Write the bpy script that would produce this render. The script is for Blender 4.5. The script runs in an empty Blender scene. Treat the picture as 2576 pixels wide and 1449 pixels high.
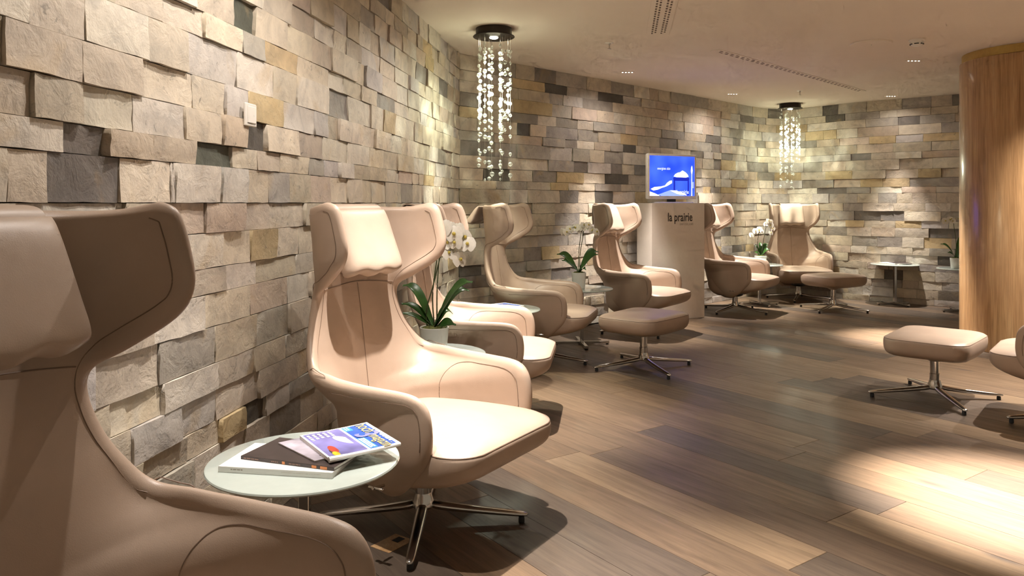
import bpy, math, random
import numpy as np
from mathutils import Vector, Matrix

# ------------------------------------------------------------------ camera, world, exposure
sc = bpy.context.scene
COL = sc.collection
F, HZ, CX, EYE = 1915.0, 511.0, 1288.0, 1.2          # focal length in px, horizon row, principal column, eye height
CEIL = 2.45
cam_d = bpy.data.cameras.new('camera'); cam = bpy.data.objects.new('camera', cam_d); COL.objects.link(cam)
cam.location = (0, 0, EYE); cam.rotation_euler = (math.pi / 2, 0, 0)
cam_d.sensor_width = 36; cam_d.lens = 36 * F / 2576; cam_d.shift_y = -(724.5 - HZ) / 2576; cam_d.clip_start = 0.05
sc.camera = cam
w = bpy.data.worlds.new('world'); sc.world = w; w.use_nodes = True
w.node_tree.nodes['Background'].inputs[0].default_value = (1.0, 0.82, 0.61, 1)
w.node_tree.nodes['Background'].inputs[1].default_value = 0.21
sc.view_settings.view_transform = 'Standard'; sc.view_settings.look = 'None'
sc.view_settings.gamma = 1; sc.view_settings.use_curve_mapping = False
sc.view_settings.exposure = 0.40
sc.cycles.max_bounces = 6; sc.cycles.diffuse_bounces = 3; sc.cycles.glossy_bounces = 3; sc.cycles.use_adaptive_sampling = True; sc.cycles.adaptive_threshold = .10; sc.cycles.adaptive_min_samples = 14; sc.cycles.use_light_tree = True; sc.cycles.transparent_max_bounces = 10
sc.cycles.caustics_reflective = False; sc.cycles.caustics_refractive = False
WARM = (1.0, 0.91, 0.835)
# downlights: x, y, beam watts, beam degrees, beam blend, spill watts (wide flood of the same fitting)
DOWNLIGHTS = [
    (-0.58, 2.10, 140, 50, 1.0, 40), (-0.20, 2.80, 450, 48, 1.0, 36), (0.02, 4.28, 520, 50, 1.0, 28),
    (1.10, 7.26, 480, 54, 1.0, 14), (2.52, 8.70, 480, 54, 1.0, 14), (4.42, 8.88, 330, 46, 1.0, 6), (3.52, 6.67, 1500, 34, 1.0, 0),
    (2.06, 3.03, 3000, 36, 1.0, 0), (3.25, 4.40, 420, 60, 1.0, 0), (0.72, 2.15, 480, 40, 1.0, 0), (4.25, 5.10, 330, 112, .9, 0),
]
rng = random.Random(7)

# ------------------------------------------------------------------ helpers
def px(x, y, z=0.0):
    """photo pixel -> point on the horizontal plane at height z (used to survey the room)"""
    Y = F * (EYE - z) / (y - HZ)
    return ((x - CX) / F * Y, Y, z)

def setp(o, label=None, cat=None, group=None, kind=None):
    for k, v in (('label', label), ('category', cat), ('group', group), ('kind', kind)):
        if v: o[k] = v
    return o

def empty(name, loc=(0, 0, 0), rz=0.0, label=None, cat=None, group=None, kind=None):
    o = bpy.data.objects.new(name, None); COL.objects.link(o)
    o.location = loc; o.rotation_euler = (0, 0, rz); o.empty_display_size = .1
    return setp(o, label, cat, group, kind)

def mesh_obj(name, v, f, m=None, parent=None, smooth=True, sub=0, angle=None):
    me = bpy.data.meshes.new(name); me.from_pydata([tuple(p) for p in v], [], [tuple(q) for q in f]); me.update()
    o = bpy.data.objects.new(name, me); COL.objects.link(o)
    if m: me.materials.append(m)
    if smooth: me.shade_smooth()
    if angle: me.set_sharp_from_angle(angle=math.radians(angle))
    if sub:
        md = o.modifiers.new('sub', 'SUBSURF'); md.levels = sub; md.render_levels = sub
    if parent: o.parent = parent
    return o

class G:
    """collects simple solids into one mesh"""
    def __init__(s): s.v, s.f = [], []
    def add(s, v, f):
        b = len(s.v); s.v += [tuple(p) for p in v]; s.f += [tuple(i + b for i in q) for q in f]; return s
    def box(s, x0, x1, y0, y1, z0, z1, bev=0.0, M=None):
        if bev <= 0:
            v = [(x, y, z) for z in (z0, z1) for x, y in ((x0, y0), (x1, y0), (x1, y1), (x0, y1))]
            f = [(3, 2, 1, 0), (4, 5, 6, 7), (0, 1, 5, 4), (1, 2, 6, 5), (2, 3, 7, 6), (3, 0, 4, 7)]
        else:
            v, f = [], []
            rings = []
            for z, i in ((z0, bev), (z0 + bev, 0), (z1 - bev, 0), (z1, bev)):
                r = []
                for x, y, dx, dy in ((x0, y0, 1, 1), (x1, y0, -1, 1), (x1, y1, -1, -1), (x0, y1, 1, -1)):
                    a, b = (x + dx * (i + bev), y + dy * i), (x + dx * i, y + dy * (i + bev))
                    if dx * dy > 0: a, b = b, a
                    r += [a, b]
                rings.append(len(v)); v += [(p[0], p[1], z) for p in r]
            n = 8
            for k in range(3):
                for j in range(n):
                    a = rings[k]; b = rings[k + 1]; f.append((a + j, a + (j + 1) % n, b + (j + 1) % n, b + j))
            f.append(tuple(range(n - 1, -1, -1))); f.append(tuple(rings[3] + j for j in range(n)))
        if M is not None: v = [tuple(M @ Vector(p)) for p in v]
        return s.add(v, f)
    def lathe(s, prof, n=32, c=(0, 0, 0), M=None):
        v, f = [], []
        for r, z in prof:
            for k in range(n):
                a = 2 * math.pi * k / n; v.append((c[0] + r * math.cos(a), c[1] + r * math.sin(a), c[2] + z))
        for i in range(len(prof) - 1):
            for k in range(n):
                f.append((i * n + k, i * n + (k + 1) % n, (i + 1) * n + (k + 1) % n, (i + 1) * n + k))
        f.append(tuple(range(n - 1, -1, -1))); f.append(tuple((len(prof) - 1) * n + k for k in range(n)))
        if M is not None: v = [tuple(M @ Vector(p)) for p in v]
        return s.add(v, f)
    def tube(s, pts, r, n=8, closed=False):
        pts = [Vector(p) for p in pts]; m = len(pts); v, f = [], []
        rs = r if isinstance(r, (list, tuple)) else [r] * m
        ref = Vector((0, 0, 1))
        for i, p in enumerate(pts):
            a = pts[(i + 1) % m] if (closed or i < m - 1) else p
            b = pts[i - 1] if (closed or i > 0) else p
            t = (a - b).normalized() if (a - b).length > 1e-9 else Vector((0, 0, 1))
            u = t.cross(ref)
            if u.length < .05: u = t.cross(Vector((1, 0, 0)))
            u.normalize(); q = t.cross(u)
            if i and False: pass
            for k in range(n):
                an = 2 * math.pi * k / n; v.append(p + (u * math.cos(an) + q * math.sin(an)) * rs[i])
        for i in range(m if closed else m - 1):
            for k in range(n):
                f.append((i * n + k, i * n + (k + 1) % n, ((i + 1) % m) * n + (k + 1) % n, ((i + 1) % m) * n + k))
        if not closed:
            f.append(tuple(range(n - 1, -1, -1))); f.append(tuple((m - 1) * n + k for k in range(n)))
        return s.add(v, f)
    def poly(s, pts, z0, z1):
        n = len(pts)
        v = [(x, y, z0) for x, y in pts] + [(x, y, z1) for x, y in pts]
        f = [tuple(range(n - 1, -1, -1)), tuple(range(n, 2 * n))] + [(i, (i + 1) % n, n + (i + 1) % n, n + i) for i in range(n)]
        return s.add(v, f)
    def build(s, name, m=None, parent=None, smooth=True, sub=0, angle=35):
        return mesh_obj(name, s.v, s.f, m, parent, smooth, sub, angle if smooth else None)

def copy_tree(o, parent=None):
    c = o.copy(); COL.objects.link(c)
    if parent: c.parent = parent
    for ch in list(o.children): copy_tree(ch, c)
    return c

def crom(arr, t):
    arr = np.asarray(arr, float); n = len(arr); t = np.clip(np.atleast_1d(np.asarray(t, float)), 0, n - 1)
    i = np.minimum(t.astype(int), n - 2); u = (t - i)[:, None]
    p1, p2 = arr[i], arr[i + 1]
    p0 = np.where((i > 0)[:, None], arr[np.maximum(i - 1, 0)], 2 * p1 - p2)
    p3 = np.where((i < n - 2)[:, None], arr[np.minimum(i + 2, n - 1)], 2 * p2 - p1)
    return .5 * (2 * p1 + (p2 - p0) * u + (2 * p0 - 5 * p1 + 4 * p2 - p3) * u ** 2 + (3 * p1 - p0 - 3 * p2 + p3) * u ** 3)

def smooth_path(pts, n): return [tuple(p) for p in crom(pts, np.linspace(0, len(pts) - 1, n))]

# ------------------------------------------------------------------ materials
def nmat(name):
    m = bpy.data.materials.new(name); m.use_nodes = True
    nt = m.node_tree; b = nt.nodes['Principled BSDF']
    return m, nt, b
def N(nt, t, **kw):
    n = nt.nodes.new(t)
    for k, v in kw.items():
        if k.startswith('i_'):
            key = k[2:]; n.inputs[int(key) if key.isdigit() else key.replace('_', ' ')].default_value = v
        else: setattr(n, k, v)
    return n
def L(nt, a, b): nt.links.new(a, b)
def ramp(nt, fac, stops):
    r = nt.nodes.new('ShaderNodeValToRGB'); e = r.color_ramp.elements
    while len(e) < len(stops): e.new(.5)
    for k, (p, c) in enumerate(stops): e[k].position = p; e[k].color = c if len(c) == 4 else (*c, 1)
    L(nt, fac, r.inputs[0]); return r
def mixc(nt, fac, a, b, mode='MIX'):
    m = nt.nodes.new('ShaderNodeMix'); m.data_type = 'RGBA'; m.blend_type = mode
    for s, v in ((m.inputs[0], fac), (m.inputs[6], a), (m.inputs[7], b)):
        if hasattr(v, 'links') or hasattr(v, 'is_linked'): L(nt, v, s)
        else: s.default_value = v
    return m.outputs[2]
def plain(name, c, rough=.5, metal=0.0, var=.06, scale=40.0, bump=0.0, bscale=200.0, **kw):
    m, nt, b = nmat(name)
    co = N(nt, 'ShaderNodeTexCoord')
    no = N(nt, 'ShaderNodeTexNoise', i_Scale=scale, i_Detail=3.0); L(nt, co.outputs['Object'], no.inputs['Vector'])
    lo = tuple(x * (1 - var) for x in c) + (1,); hi = tuple(min(1, x * (1 + var)) for x in c) + (1,)
    r = ramp(nt, no.outputs[0], [(.3, lo), (.7, hi)]); L(nt, r.outputs[0], b.inputs['Base Color'])
    b.inputs['Roughness'].default_value = rough; b.inputs['Metallic'].default_value = metal
    if bump:
        n2 = N(nt, 'ShaderNodeTexNoise', i_Scale=bscale, i_Detail=4.0); L(nt, co.outputs['Object'], n2.inputs['Vector'])
        bp = N(nt, 'ShaderNodeBump', i_Strength=bump, i_Distance=.002); L(nt, n2.outputs[0], bp.inputs['Height']); L(nt, bp.outputs[0], b.inputs['Normal'])
    for k, v in kw.items(): b.inputs[k.replace('_', ' ')].default_value = v
    return m
def emis(name, c, s):
    m, nt, b = nmat(name); b.inputs['Base Color'].default_value = (0, 0, 0, 1)
    b.inputs['Emission Color'].default_value = (*c, 1); b.inputs['Emission Strength'].default_value = s; b.inputs['Roughness'].default_value = .3
    return m

def leather_mat(name, c):
    m, nt, b = nmat(name)
    co = N(nt, 'ShaderNodeTexCoord')
    n1 = N(nt, 'ShaderNodeTexNoise', i_Scale=5.0, i_Detail=4.0); L(nt, co.outputs['Object'], n1.inputs['Vector'])
    r = ramp(nt, n1.outputs[0], [(.3, tuple(x * .92 for x in c)), (.7, tuple(x * 1.05 for x in c))]); L(nt, r.outputs[0], b.inputs['Base Color'])
    vo = N(nt, 'ShaderNodeTexVoronoi', i_Scale=420.0); L(nt, co.outputs['Object'], vo.inputs['Vector'])
    bp = N(nt, 'ShaderNodeBump', i_Strength=.12, i_Distance=.001); L(nt, vo.outputs['Distance'], bp.inputs['Height'])
    n3 = N(nt, 'ShaderNodeTexNoise', i_Scale=9.0, i_Detail=2.0); L(nt, co.outputs['Object'], n3.inputs['Vector'])
    b2 = N(nt, 'ShaderNodeBump', i_Strength=.10, i_Distance=.02); L(nt, n3.outputs[0], b2.inputs['Height']); L(nt, bp.outputs[0], b2.inputs['Normal'])
    L(nt, b2.outputs[0], b.inputs['Normal'])
    b.inputs['Roughness'].default_value = .42; b.inputs['Specular IOR Level'].default_value = .4
    return m

def stone_mat():
    m, nt, b = nmat('split_face_stone')
    at = N(nt, 'ShaderNodeAttribute', attribute_name='col'); co = N(nt, 'ShaderNodeTexCoord')
    off = N(nt, 'ShaderNodeVectorMath', operation='SCALE', i_0=(13.1, 7.7, 3.3)); L(nt, at.outputs['Alpha'], off.inputs['Scale'])
    ad = N(nt, 'ShaderNodeVectorMath', operation='ADD'); L(nt, co.outputs['Object'], ad.inputs[0]); L(nt, off.outputs[0], ad.inputs[1])
    V = ad.outputs[0]
    n1 = N(nt, 'ShaderNodeTexNoise', i_Scale=9.0, i_Detail=5.0, i_Roughness=.6, i_Distortion=.8); L(nt, V, n1.inputs['Vector'])
    cl = mixc(nt, 1.0, at.outputs['Color'], ramp(nt, n1.outputs[0], [(.28, (.76, .76, .77)), (.5, (1, .985, .97)), (.75, (1.18, 1.17, 1.14))]).outputs[0], 'MULTIPLY')
    n2 = N(nt, 'ShaderNodeTexNoise', i_Scale=38.0, i_Detail=2.0, i_Roughness=.7, i_Distortion=.6); L(nt, V, n2.inputs['Vector'])
    n2b = N(nt, 'ShaderNodeTexNoise', i_Scale=5.0, i_Detail=2.0); L(nt, V, n2b.inputs['Vector'])
    mu = N(nt, 'ShaderNodeMath', operation='MULTIPLY'); L(nt, ramp(nt, n2.outputs[0], [(.60, (0, 0, 0)), (.70, (1, 1, 1))]).outputs[0], mu.inputs[0])
    L(nt, ramp(nt, n2b.outputs[0], [(.50, (0, 0, 0)), (.66, (.6, .6, .6))]).outputs[0], mu.inputs[1])
    cl = mixc(nt, mu.outputs[0], cl, (.16, .15, .13, 1))
    n4 = N(nt, 'ShaderNodeTexNoise', i_Scale=4.0, i_Detail=3.0, i_Distortion=.8); L(nt, ad.outputs[0], n4.inputs['Vector'])
    cl = mixc(nt, ramp(nt, n4.outputs[0], [(.60, (0, 0, 0)), (.78, (.55, .55, .55))]).outputs[0], cl, (.56, .40, .20, 1))
    L(nt, cl, b.inputs['Base Color'])
    n5 = N(nt, 'ShaderNodeTexNoise', i_Scale=14.0, i_Detail=4.0, i_Roughness=.6, i_Distortion=.7); L(nt, V, n5.inputs['Vector'])
    bp = N(nt, 'ShaderNodeBump', i_Strength=.65, i_Distance=.008); L(nt, n5.outputs[0], bp.inputs['Height'])
    n6 = N(nt, 'ShaderNodeTexNoise', i_Scale=90.0, i_Detail=2.0, i_Roughness=.7); L(nt, V, n6.inputs['Vector'])
    b2 = N(nt, 'ShaderNodeBump', i_Strength=.35, i_Distance=.003); L(nt, n6.outputs[0], b2.inputs['Height']); L(nt, bp.outputs[0], b2.inputs['Normal'])
    L(nt, b2.outputs[0], b.inputs['Normal']); b.inputs['Roughness'].default_value = .62; b.inputs['Specular IOR Level'].default_value = .35
    return m

def oak_mat():
    m, nt, b = nmat('oiled_oak')
    at = N(nt, 'ShaderNodeAttribute', attribute_name='col'); uv = N(nt, 'ShaderNodeUVMap', uv_map='UVMap')
    mp = N(nt, 'ShaderNodeMapping'); mp.inputs['Scale'].default_value = (1.0, 12.0, 1.0); L(nt, uv.outputs[0], mp.inputs[0])
    g = N(nt, 'ShaderNodeTexNoise', i_Scale=2.2, i_Detail=8.0, i_Roughness=.62, i_Distortion=.9); L(nt, mp.outputs[0], g.inputs['Vector'])
    mp2 = N(nt, 'ShaderNodeMapping'); mp2.inputs['Scale'].default_value = (6.0, 160.0, 1.0); L(nt, uv.outputs[0], mp2.inputs[0])
    g2 = N(nt, 'ShaderNodeTexNoise', i_Scale=1.0, i_Detail=3.0, i_Roughness=.6); L(nt, mp2.outputs[0], g2.inputs['Vector'])
    cl = mixc(nt, 1.0, at.outputs['Color'], ramp(nt, g.outputs[0], [(.30, (.70, .68, .66)), (.5, (.97, .96, .95)), (.72, (1.22, 1.2, 1.17))]).outputs[0], 'MULTIPLY')
    cl = mixc(nt, 1.0, cl, ramp(nt, g2.outputs[0], [(.35, (.86, .85, .84)), (.6, (1.05, 1.05, 1.05))]).outputs[0], 'MULTIPLY')
    mp3 = N(nt, 'ShaderNodeMapping'); mp3.inputs['Scale'].default_value = (1.1, 3.6, 1.0); L(nt, uv.outputs[0], mp3.inputs[0])
    vo = N(nt, 'ShaderNodeTexVoronoi', i_Scale=1.25); L(nt, mp3.outputs[0], vo.inputs['Vector'])
    cl = mixc(nt, ramp(nt, vo.outputs['Distance'], [(.0, (.9, .9, .9)), (.05, (.7, .7, .7)), (.13, (0, 0, 0))]).outputs[0], cl, (.055, .045, .04, 1))
    L(nt, cl, b.inputs['Base Color'])
    bp = N(nt, 'ShaderNodeBump', i_Strength=.18, i_Distance=.002); L(nt, g2.outputs[0], bp.inputs['Height']); L(nt, bp.outputs[0], b.inputs['Normal'])
    r = ramp(nt, g.outputs[0], [(.3, (.5, .5, .5)), (.7, (.38, .38, .38))]); L(nt, r.outputs[0], b.inputs['Roughness'])
    return m

def veneer_mat():
    m, nt, b = nmat('oak_veneer')
    co = N(nt, 'ShaderNodeTexCoord'); mp = N(nt, 'ShaderNodeMapping'); mp.inputs['Scale'].default_value = (14, 14, .55); L(nt, co.outputs['Object'], mp.inputs[0])
    g = N(nt, 'ShaderNodeTexNoise', i_Scale=2.0, i_Detail=8.0, i_Roughness=.62, i_Distortion=.6); L(nt, mp.outputs[0], g.inputs['Vector'])
    mp2 = N(nt, 'ShaderNodeMapping'); mp2.inputs['Scale'].default_value = (150, 150, 5); L(nt, co.outputs['Object'], mp2.inputs[0])
    g2 = N(nt, 'ShaderNodeTexNoise', i_Scale=1.0, i_Detail=3.0); L(nt, mp2.outputs[0], g2.inputs['Vector'])
    cl = mixc(nt, 1.0, ramp(nt, g.outputs[0], [(.3, (.36, .20, .085)), (.5, (.50, .30, .14)), (.7, (.60, .39, .20))]).outputs[0],
              ramp(nt, g2.outputs[0], [(.35, (.82, .8, .78)), (.6, (1.05, 1.05, 1.05))]).outputs[0], 'MULTIPLY')
    L(nt, cl, b.inputs['Base Color']); b.inputs['Roughness'].default_value = .34; b.inputs['Coat Weight'].default_value = .8; b.inputs['Coat Roughness'].default_value = .16
    return m

M = {}
M['leather'] = leather_mat('beige_leather', (.42, .318, .243))
M['seam'] = plain('leather_seam', (.20, .135, .095), .6)
M['cushion'] = leather_mat('pale_leather', (.44, .342, .265))
M['chrome'] = plain('polished_aluminium', (.62, .60, .57), .16, 1.0, var=.03)
M['rubber'] = plain('black_rubber', (.02, .02, .02), .7)
M['stone'] = stone_mat(); M['oak'] = oak_mat(); M['veneer'] = veneer_mat()
M['mortar'] = plain('stone_backing', (.22, .19, .155), .9)
M['subfloor'] = plain('subfloor', (.06, .045, .03), .9)
M['plaster'] = plain('ceiling_plaster', (.82, .74, .64), .9, var=.02, scale=2.0)
M['brass'] = plain('brushed_brass', (.55, .38, .13), .42, .8)
M['milk_glass'] = plain('satin_glass', (.73, .83, .77), .16, var=.02, Transmission_Weight=.35, Coat_Weight=.6)
M['glass_edge'] = plain('glass_edge', (.42, .62, .52), .12, var=.02, Transmission_Weight=.4)
M['white_lacquer'] = plain('white_lacquer', (.80, .735, .65), .38, var=.02)
M['white_plastic'] = plain('white_plastic', (.82, .78, .71), .35, var=.02)
M['bronze'] = plain('dark_bronze', (.028, .02, .014), .35, .5)
M['black'] = plain('black_plastic', (.015, .015, .016), .3)
M['ink'] = plain('dark_ink', (.035, .03, .028), .6)
M['grey_ink'] = plain('grey_ink', (.42, .37, .32), .6)
M['slot'] = plain('slot_dark', (.16, .115, .085), .8)
M['lamp'] = emis('led_lens', (1, .92, .78), 14.0)
M['lamp_big'] = emis('halogen_lens', (1, .92, .72), 40.0)
M['pot'] = plain('white_glass_pot', (.80, .82, .78), .15, var=.02, Coat_Weight=.5)
M['moss'] = plain('moss', (.12, .13, .03), .9, var=.5, scale=120.0, bump=.8, bscale=150.0)
M['leaf'] = plain('orchid_leaf', (.035, .10, .018), .32, var=.35, scale=14.0)
M['stem'] = plain('orchid_stem', (.055, .075, .025), .5, var=.3)
M['petal'] = plain('orchid_petal', (.86, .83, .74), .5, var=.05, scale=60.0, Sheen_Weight=.1)
M['lip'] = plain('orchid_lip', (.62, .50, .10), .5, var=.3)
M['paper'] = plain('paper', (.84, .83, .80), .6, var=.02)
M['page'] = plain('page_block', (.74, .71, .66), .8, var=.1, scale=300.0)
M['cover_dark'] = plain('dark_cover', (.055, .042, .04), .3, var=.25, scale=18.0)
M['cover_orange'] = plain('orange_print', (.75, .30, .10), .4)
M['cover_blue'] = plain('blue_print', (.035, .10, .42), .3, var=.2, scale=14.0)
M['cover_cyan'] = plain('cyan_print', (.06, .30, .66), .3, var=.1)
M['cover_violet'] = plain('violet_print', (.19, .18, .44), .3, var=.5, scale=9.0)
M['cover_glow'] = plain('pale_print', (.80, .74, .80), .3, var=.1)
M['cover_grey'] = plain('grey_violet_print', (.40, .37, .43), .3, var=.6, scale=9.0)
M['cover_red'] = plain('red_print', (.42, .05, .03), .35, var=.3)
M['cover_yellow'] = plain('yellow_print', (.62, .47, .03), .35, var=.3)
M['gold_ink'] = plain('gold_print', (.80, .60, .24), .4)
M['spine_ink'] = plain('copper_print', (.30, .18, .13), .4)
M['lavender'] = plain('lavender_print', (.22, .23, .50), .3, var=.1)
M['slate'] = plain('charcoal_leather', (.06, .048, .04), .5)
m, nt, b = nmat('clear_glass_bead'); b.inputs['Base Color'].default_value = (.62, .66, .58, 1); b.inputs['Roughness'].default_value = .04
b.inputs['Alpha'].default_value = .36; b.inputs['Specular IOR Level'].default_value = 1.0; b.inputs['Coat Weight'].default_value = .6; b.inputs['Coat Roughness'].default_value = .02
M['bead'] = m
M['wire'] = plain('steel_wire', (.7, .7, .66), .3, 1.0)

# ------------------------------------------------------------------ room shell
# surveyed plan of the stone wall (x, y)
LW0, LW1 = np.array((-1.339 + .1407 * .25, .25)), np.array((-.443, 6.37))
BACK_END = np.array((2.55, 9.30))
FAR = [(2.55, 9.30), (2.95, 9.70), (3.28, 9.99), (3.58, 10.10), (3.86, 9.98), (4.22, 9.50), (4.66, 9.10), (5.12, 8.72), (5.9, 8.06), (6.6, 7.46)]

class Path:
    def __init__(s, pts, curved=False):
        p = crom(pts, np.linspace(0, len(pts) - 1, 400)) if curved else np.array([pts[0] + (pts[1] - pts[0]) * k / 60 for k in range(61)])
        s.p = p; d = np.r_[0, np.cumsum(np.linalg.norm(np.diff(p, axis=0), axis=1))]; s.d = d; s.len = d[-1]
    def at(s, t):
        x = np.interp(t, s.d, s.p[:, 0]); y = np.interp(t, s.d, s.p[:, 1]); e = .05
        a, b = max(0, t - e), min(s.len, t + e)
        dx = np.interp(b, s.d, s.p[:, 0]) - np.interp(a, s.d, s.p[:, 0]); dy = np.interp(b, s.d, s.p[:, 1]) - np.interp(a, s.d, s.p[:, 1])
        l = math.hypot(dx, dy)
        return np.array((x, y)), np.array((dy / l, -dx / l))          # point, normal into the room

PAL = {'cream': (.60, .535, .43), 'sand': (.53, .465, .37), 'pale': (.64, .595, .51), 'grey': (.40, .37, .325), 'rose': (.54, .45, .36),
       'ochre': (.53, .42, .25), 'slate': (.215, .195, .175), 'green': (.10, .105, .085), 'dark': (.125, .115, .10), 'silver': (.56, .53, .49), 'dusk': (.29, .26, .225)}
def pick(wts):
    n = list(wts); return rng.choices(n, [wts[k] for k in n])[0]
WL = dict(cream=34, sand=22, pale=18, grey=4, rose=6, ochre=2.5, slate=.8, silver=9, dusk=1)
WB = dict(cream=17, sand=24, pale=8, grey=19, rose=9, ochre=6, slate=4, silver=8, dusk=8, dark=1.5)

def stone_geo(path, s0, s1, z0, z1, dep):
    nx = 4 if s1 - s0 > .12 else 3; nz = 3
    g = .0006; v, f = [], []
    jag = .0028
    tilt = (rng.uniform(-.003, .003), rng.uniform(-.003, .003)); ph = rng.uniform(0, 9)
    chip = rng.random() < .3
    back = []
    grid = []
    for j in range(nz + 1):
        for i in range(nx + 1):
            a, b = i / nx, j / nz
            s = s0 + g + (s1 - s0 - 2 * g) * a; z = z0 + g + (z1 - z0 - 2 * g) * b
            edge = i in (0, nx) or j in (0, nz)
            d = dep + tilt[0] * (a - .5) * 2 + tilt[1] * (b - .5) * 2 + rng.uniform(-.0018, .0018)
            if edge: d -= rng.uniform(.0, .003)
            elif chip: d -= rng.uniform(0, .007)
            if 0 < i < nx: s += rng.uniform(-.008, .008)
            if 0 < j < nz: z += rng.uniform(-.005, .005)
            if i == nx: s -= rng.uniform(0, jag)
            if j == 0: z += rng.uniform(0, jag)
            p, n = path.at(s); q = p + n * d
            grid.append((q[0], q[1], z))
    v += grid
    W_ = nx + 1
    for j in range(nz):
        for i in range(nx):
            a = j * W_ + i; f.append((a, a + 1, a + W_ + 1, a + W_))
    ring = [i for i in range(W_)] + [j * W_ + nx for j in range(1, nz + 1)] + [nz * W_ + i for i in range(nx - 1, -1, -1)] + [j * W_ for j in range(nz - 1, 0, -1)]
    b0 = len(v); m = len(ring)
    for k in ring: v.append(grid[k])
    for k in ring:
        x, y, z = grid[k]; i = k % W_; s = s0 + (s1 - s0) * i / nx
        p, n = path.at(s); q = p - n * .028; v.append((q[0], q[1], z))
    for k in range(m): f.append((b0 + k, b0 + m + k, b0 + m + (k + 1) % m, b0 + (k + 1) % m))
    return v, f

def proj_area(path, s0, s1, z0, z1):
    c = []
    for s in (s0, s1):
        p, _ = path.at(s)
        if p[1] < .3: return 0, 0
        c.append((CX + F * p[0] / p[1], p[1]))
    xm = (c[0][0] + c[1][0]) / 2; ym = HZ - F * ((z0 + z1) / 2 - EYE) / ((c[0][1] + c[1][1]) / 2)
    vis = -60 < xm < 2440 and -60 < ym < 1500
    return abs(c[1][0] - c[0][0]) * F * (z1 - z0) * 2 / (c[0][1] + c[1][1]) * (1 if vis else 1e-3), ym

def color_mesh(me, cols):
    a = me.color_attributes.new('col', 'FLOAT_COLOR', 'POINT'); a.data.foreach_set('color', np.asarray(cols, np.float32).ravel())

ROWS_UP = [.121, .074, .103, .106, .126, .082, .110, .092, .118, .100, .088, .115, .09]
ROWS_DN = [.098, .115, .084, .110, .122, .090, .104, .080, .118, .096, .112, .071]
def make_wall(name, path, lens, wts, forced, off=0.0):
    zs = [EYE]
    for h in ROWS_UP:
        zs.append(min(CEIL, zs[-1] + h))
        if zs[-1] >= CEIL - .02: zs[-1] = CEIL; break
    lo = [EYE]; k = sum(ROWS_DN) / EYE
    for h in ROWS_DN: lo.append(lo[-1] - h / k)
    lo[-1] = 0.0
    zs = lo[::-1] + zs[1:]
    # backing slab
    g = G(); n = 40; vv, ff = [], []
    for i in range(n + 1):
        p, nn = path.at(path.len * i / n)
        for d in (-.028, -.14):
            q = p + nn * d; vv += [(q[0], q[1], 0), (q[0], q[1], CEIL)]
    for i in range(n):
        a, b2 = i * 4, i * 4 + 4; ff += [(a, b2, b2 + 1, a + 1), (a + 2, a + 3, b2 + 3, b2 + 2), (a + 1, b2 + 1, b2 + 3, a + 3), (a, a + 2, b2 + 2, b2)]
    ff += [(0, 1, 3, 2), (n * 4, n * 4 + 2, n * 4 + 3, n * 4 + 1)]
    wall = mesh_obj(name, vv, ff, M['mortar'], None, False); setp(wall, kind='structure')
    st = []
    for r in range(len(zs) - 1):
        z0, z1 = zs[r], zs[r + 1]
        cuts = [(a, b2, c, d) for (zz, a, b2, c, d) in forced if z0 < zz < z1]
        cuts.sort(); s = 0.0; segs = []
        def fill(s, e):
            while s < e - 1e-6:
                l = rng.triangular(*lens)
                if e - s - l < lens[0] * .9: l = e - s if e - s < lens[1] else (e - s) / 2
                segs.append((s, s + l, None, None)); s += l
        for c in cuts:
            if c[0] > s: fill(s, c[0])
            segs.append(c); s = c[1]
        fill(s, path.len)
        for (a, b2, c, d) in segs:
            kind = c or pick(wts)
            if d is None:
                d = rng.choice((0.0, .002, .004, .006, .009, .013)) + rng.uniform(-.002, .002)
                if kind in ('dark', 'green', 'slate'): d = rng.uniform(-.004, .006)
            col = np.array(PAL[kind]) * rng.uniform(.88, 1.1) * np.array((1, rng.uniform(.985, 1.01), rng.uniform(.96, 1.03)))
            st.append((a, b2, z0, z1, d, col, proj_area(path, a, b2, z0, z1)[0]))
    st.sort(key=lambda q: -q[6])
    V, Fc, C = [], [], []
    for k, (a, b2, z0, z1, d, col, ar) in enumerate(st):
        v, f = stone_geo(path, a, b2, z0, z1, d); rn = rng.random()
        if k < 300:
            o = mesh_obj('stone', v, f, M['stone'], wall); color_mesh(o.data, [(*col, rn)] * len(v))
        else:
            b3 = len(V); V += v; Fc += [tuple(i + b3 for i in q) for q in f]; C += [(*col, rn)] * len(v)
    if V:
        o = mesh_obj('stone_cladding', V, Fc, M['stone'], wall); color_mesh(o.data, C); o['kind'] = 'stuff'
    return wall

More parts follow.
